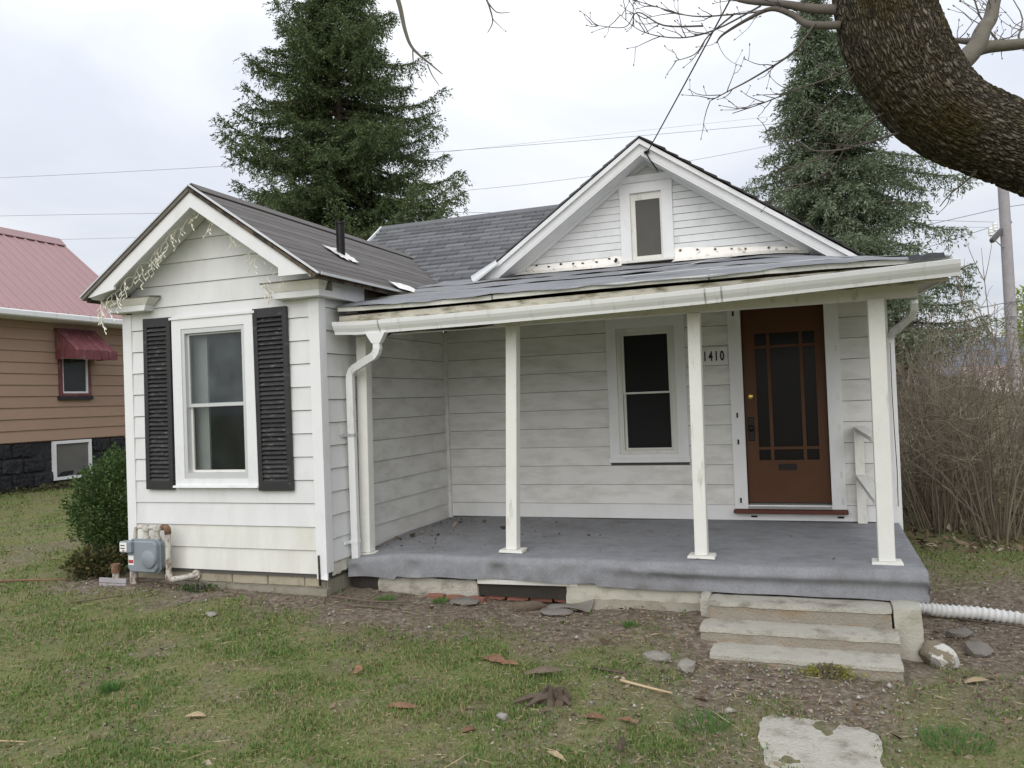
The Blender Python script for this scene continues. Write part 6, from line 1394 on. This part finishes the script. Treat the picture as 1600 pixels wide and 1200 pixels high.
# ------------------------------------------------------------------ neighbour house
NX = -9.0
NH = thing('neighbor_house', (-11, 4, .3), 'tan sided neighbouring house with pink metal roof and black block foundation', 'house')
def nb(n, mb, mat, par=None, **k): return obj(n, mb, mat, par or NH, **k)
NY0, NY1 = .6, 6.65
mb = MB(); mb.box(-13, NX - .02, NY0, NY1, 1.181, 3.55); mb.prism([(-13, NY0, 3.551), (NX - .02, NY0, 3.551), (-11, NY0, 5.15)], (0, NY1 - NY0, 0)); nb('wall', mb, m_brown)
z = 1.19; i = 0
while z < 3.5:
    segs = [(NY0, NY1)]
    if 2.02 < z + .2 and z < 2.72: segs = [(NY0, 5.10), (5.80, NY1)]
    for a, b in segs: mb = MB(); lap(mb, (NX - .019, a, z), (NX - .019, b, z), (NX - .019, b, z + .2), (NX - .019, a, z + .2), (1, 0, 0), .022); nb('siding_board', mb, m_brown)
    z += .2
for zr, z0 in enumerate((.10, .37, .64, .91)):
    y = NY0 + (.2 if zr % 2 else 0)
    while y < NY1 - .1:
        a, b = y + .006, min(y + .42 - .006, NY1)
        if not (a < 5.80 and b > 4.92 and z0 > .38):
            mb = MB(); rough_box(mb, NX - .10, NX - .02 + .012, a, b, z0 + .006, z0 + .262, amp=.016, seed=y * 3 + zr); nb('foundation_block', mb, m_blackblock)
        y += .42
mb = MB(); mb.box(-12.9, NX - .045, NY0 + .02, NY1 - .02, .05, 1.18); nb('foundation_wall', mb, m_blackblock)
def frame_x(mb, y0, y1, z0, z1, w, x0, x1):
    mb.box(x0, x1, y0, y0 + w, z0, z1); mb.box(x0, x1, y1 - w, y1, z0, z1); mb.box(x0, x1, y0 + w, y1 - w, z0, z0 + w); mb.box(x0, x1, y0 + w, y1 - w, z1 - w, z1); return mb
w1 = nb('window', frame_x(MB(), 4.95, 5.78, .46, 1.17, .055, NX - .04, NX + .02), m_trim); mb = MB(); mb.box(NX - .02, NX - .012, 5.0, 5.73, .51, 1.12); nb('pane', mb, g_dusty, w1)
w2 = nb('window', frame_x(MB(), 5.12, 5.80, 1.99, 2.75, .05, NX - .04, NX + .03), m_maroon)
mb = MB(); frame_x(mb, 5.17, 5.745, 2.04, 2.72, .035, NX - .03, NX + .012); nb('sash', mb, m_trim, w2)
mb = MB(); mb.box(NX - .02, NX - .012, 5.2, 5.71, 2.07, 2.7); nb('pane', mb, g_dark, w2)
mb = MB(); mb.box(NX - .01, NX + .05, 5.08, 5.82, 1.92, 1.988); nb('sill', mb, m_black, w2)
# awning: five sloping metal pans with scalloped drops and ribbed cheeks
aw_ = MB(); aw_.box(NX + .003, NX + .03, 5.03, 5.93, 3.20, 3.24); awn = nb('awning', aw_, m_maroon)
for i in range(5):
    ya = 5.04 + i * .178; yb = ya + .172; mb = MB(); P = []
    for yy, up_ in ((ya, 0), (ya + .03, .018), (yb - .03, .018), (yb, 0)): P += [(NX + .03, yy, 3.22 + up_), (NX + .55, yy, 2.80 + up_), (NX + .55 + .002, yy, 2.66 - (.02 if up_ else 0) + up_ * .0)]
    mb.add(P, [(k * 3 + j, k * 3 + j + 1, k * 3 + j + 4, k * 3 + j + 3) for k in range(3) for j in range(2)]); nb('awning_pan', mb, m_maroon, awn)
for yy in (5.035, 5.935):
    mb = MB(); mb.prism([(NX + .03, yy, 3.20), (NX + .55, yy, 2.79), (NX + .55, yy, 2.66), (NX + .03, yy, 2.66)], (0, .006, 0))
    for k in range(4): xx = NX + .10 + k * .12; mb.box(xx, xx + .03, yy - .006, yy - .0005, 2.665, 3.15 - k * .095 - .05)
    nb('awning_cheek', mb, m_maroon, awn)
# roof
NS = .80; RYE = 6.95; rz = lambda x: 3.47 + NS * (-8.66 - x)
mb = MB(); mb.hexa([(-8.66, NY0 - .3, rz(-8.66) - .10), (-11, NY0 - .3, rz(-11) - .10), (-11, RYE, rz(-11) - .10), (-8.66, RYE, rz(-8.66) - .10), (-8.66, NY0 - .3, rz(-8.66)), (-11, NY0 - .3, rz(-11)), (-11, RYE, rz(-11)), (-8.66, RYE, rz(-8.66))])
mb.hexa([(-11.001, NY0 - .3, rz(-11) - .10), (-13.35, NY0 - .3, rz(-8.66) - .10), (-13.35, RYE, rz(-8.66) - .10), (-11.001, RYE, rz(-11) - .10), (-11.001, NY0 - .3, rz(-11)), (-13.35, NY0 - .3, rz(-8.66)), (-13.35, RYE, rz(-8.66)), (-11.001, RYE, rz(-11))])
roof = nb('roof', mb, m_pink); y = NY0 - .28; first = None
while y < RYE:
    if first is None:
        mb = MB(); mb.hexa([(-8.65, y, rz(-8.65) + .002), (-11, y, rz(-11) + .002), (-11, y + .05, rz(-11) + .002), (-8.65, y + .05, rz(-8.65) + .002), (-8.65, y + .015, rz(-8.65) + .03), (-11, y + .015, rz(-11) + .03), (-11, y + .035, rz(-11) + .03), (-8.65, y + .035, rz(-8.65) + .03)])
        first = nb('roof_rib', mb, m_pink, roof); yy0 = y; ly = first.location.y
    else: c = first.copy(); COL.objects.link(c); c.parent = roof; c.location.y = ly + y - yy0
    y += .235
mb = MB(); mb.prism([(-11.17, NY0 - .3, rz(-10.83) + .032), (-11, NY0 - .3, rz(-11) + .05), (-10.83, NY0 - .3, rz(-10.83) + .032), (-10.83, NY0 - .3, rz(-10.83) + .045), (-11, NY0 - .3, rz(-11) + .075), (-11.17, NY0 - .3, rz(-10.83) + .045)], (0, RYE - NY0 + .3, 0)); nb('ridge_cap', mb, m_pink, roof)
mb = MB(); mb.box(-8.66, -8.54, NY0 - .3, RYE, 3.34, 3.455); nb('gutter', mb, m_gutter, bevel=.02)
mb = MB(); mb.box(-9.0, -8.665, NY0 - .3, RYE - .02, 3.33, 3.36); nb('soffit', mb, m_trim)
tag(bush('dry_weeds', (-8.75, 5.0, .3), .18, 1.3, .12, 900, .05, m_lowleaf, 'strip of dry weeds along the black foundation of the neighbouring house', 17, .5))

# ------------------------------------------------------------------ far houses and the pale spring tree at the right edge
for i, (x, y, w, lab) in enumerate(((36, 210, 9, 'leftmost tiny far house below the hill'), (46, 214, 11, 'second tiny far house below the hill'), (58, 218, 10, 'third tiny far house below the hill'), (70, 222, 12, 'rightmost tiny far house below the hill'))):
    t = thing('far_house', (x, y, -.6), lab, 'house', 'tiny houses below the distant hill')
    mb = MB(); mb.box(x, x + w, y, y + 8, -.7, 3.2); obj('wall', mb, m_farwall, t)
    mb = MB(); mb.prism([(x - .4, y - .4, 3.21), (x - .4, y + 4, 5.6), (x - .4, y + 8.4, 3.21)], (w + .8, 0, 0)); obj('roof', mb, m_farroof, t)
    for k in range(3): mb = MB(); xa = x + w * (.18 + .28 * k); mb.box(xa, xa + 1.1, y - .05, y - .01, .8, 2.2); obj('window', mb, g_dark, t)
T3 = thing('spring_tree', (14.0, 40, 0), 'pale green budding tree at the right picture edge', 'tree'); rs = np.random.default_rng(77)
mb = MB(); mb.tube([(14, 40, -.4), (14.1, 40, 2.5), (14.0, 40, 5.5)], [.16, .11, .03], 7)
for i in range(10): a = i * 1.1; mb.tube([(14.05, 40, 2 + .3 * i), (14.05 + .8 * math.cos(a), 40 + .8 * math.sin(a), 3 + .32 * i)], [.04, .012], 5)
obj('trunk', mb, m_bark, T3); n = 2600; d = rs.normal(0, 1, (n, 3)); d /= np.linalg.norm(d, axis=1, keepdims=True); P = np.array([14.05, 40, 4.2]) + d * (rs.random(n) ** .5)[:, None] * np.array([1.5, 1.5, 2.3])
tag(spray_obj('leaves', sprays(P, d, .22, .12, rs, .6), m_spring, T3, (14, 40, 4.2)), kind='stuff')
print('counts', c1, c2, ng)
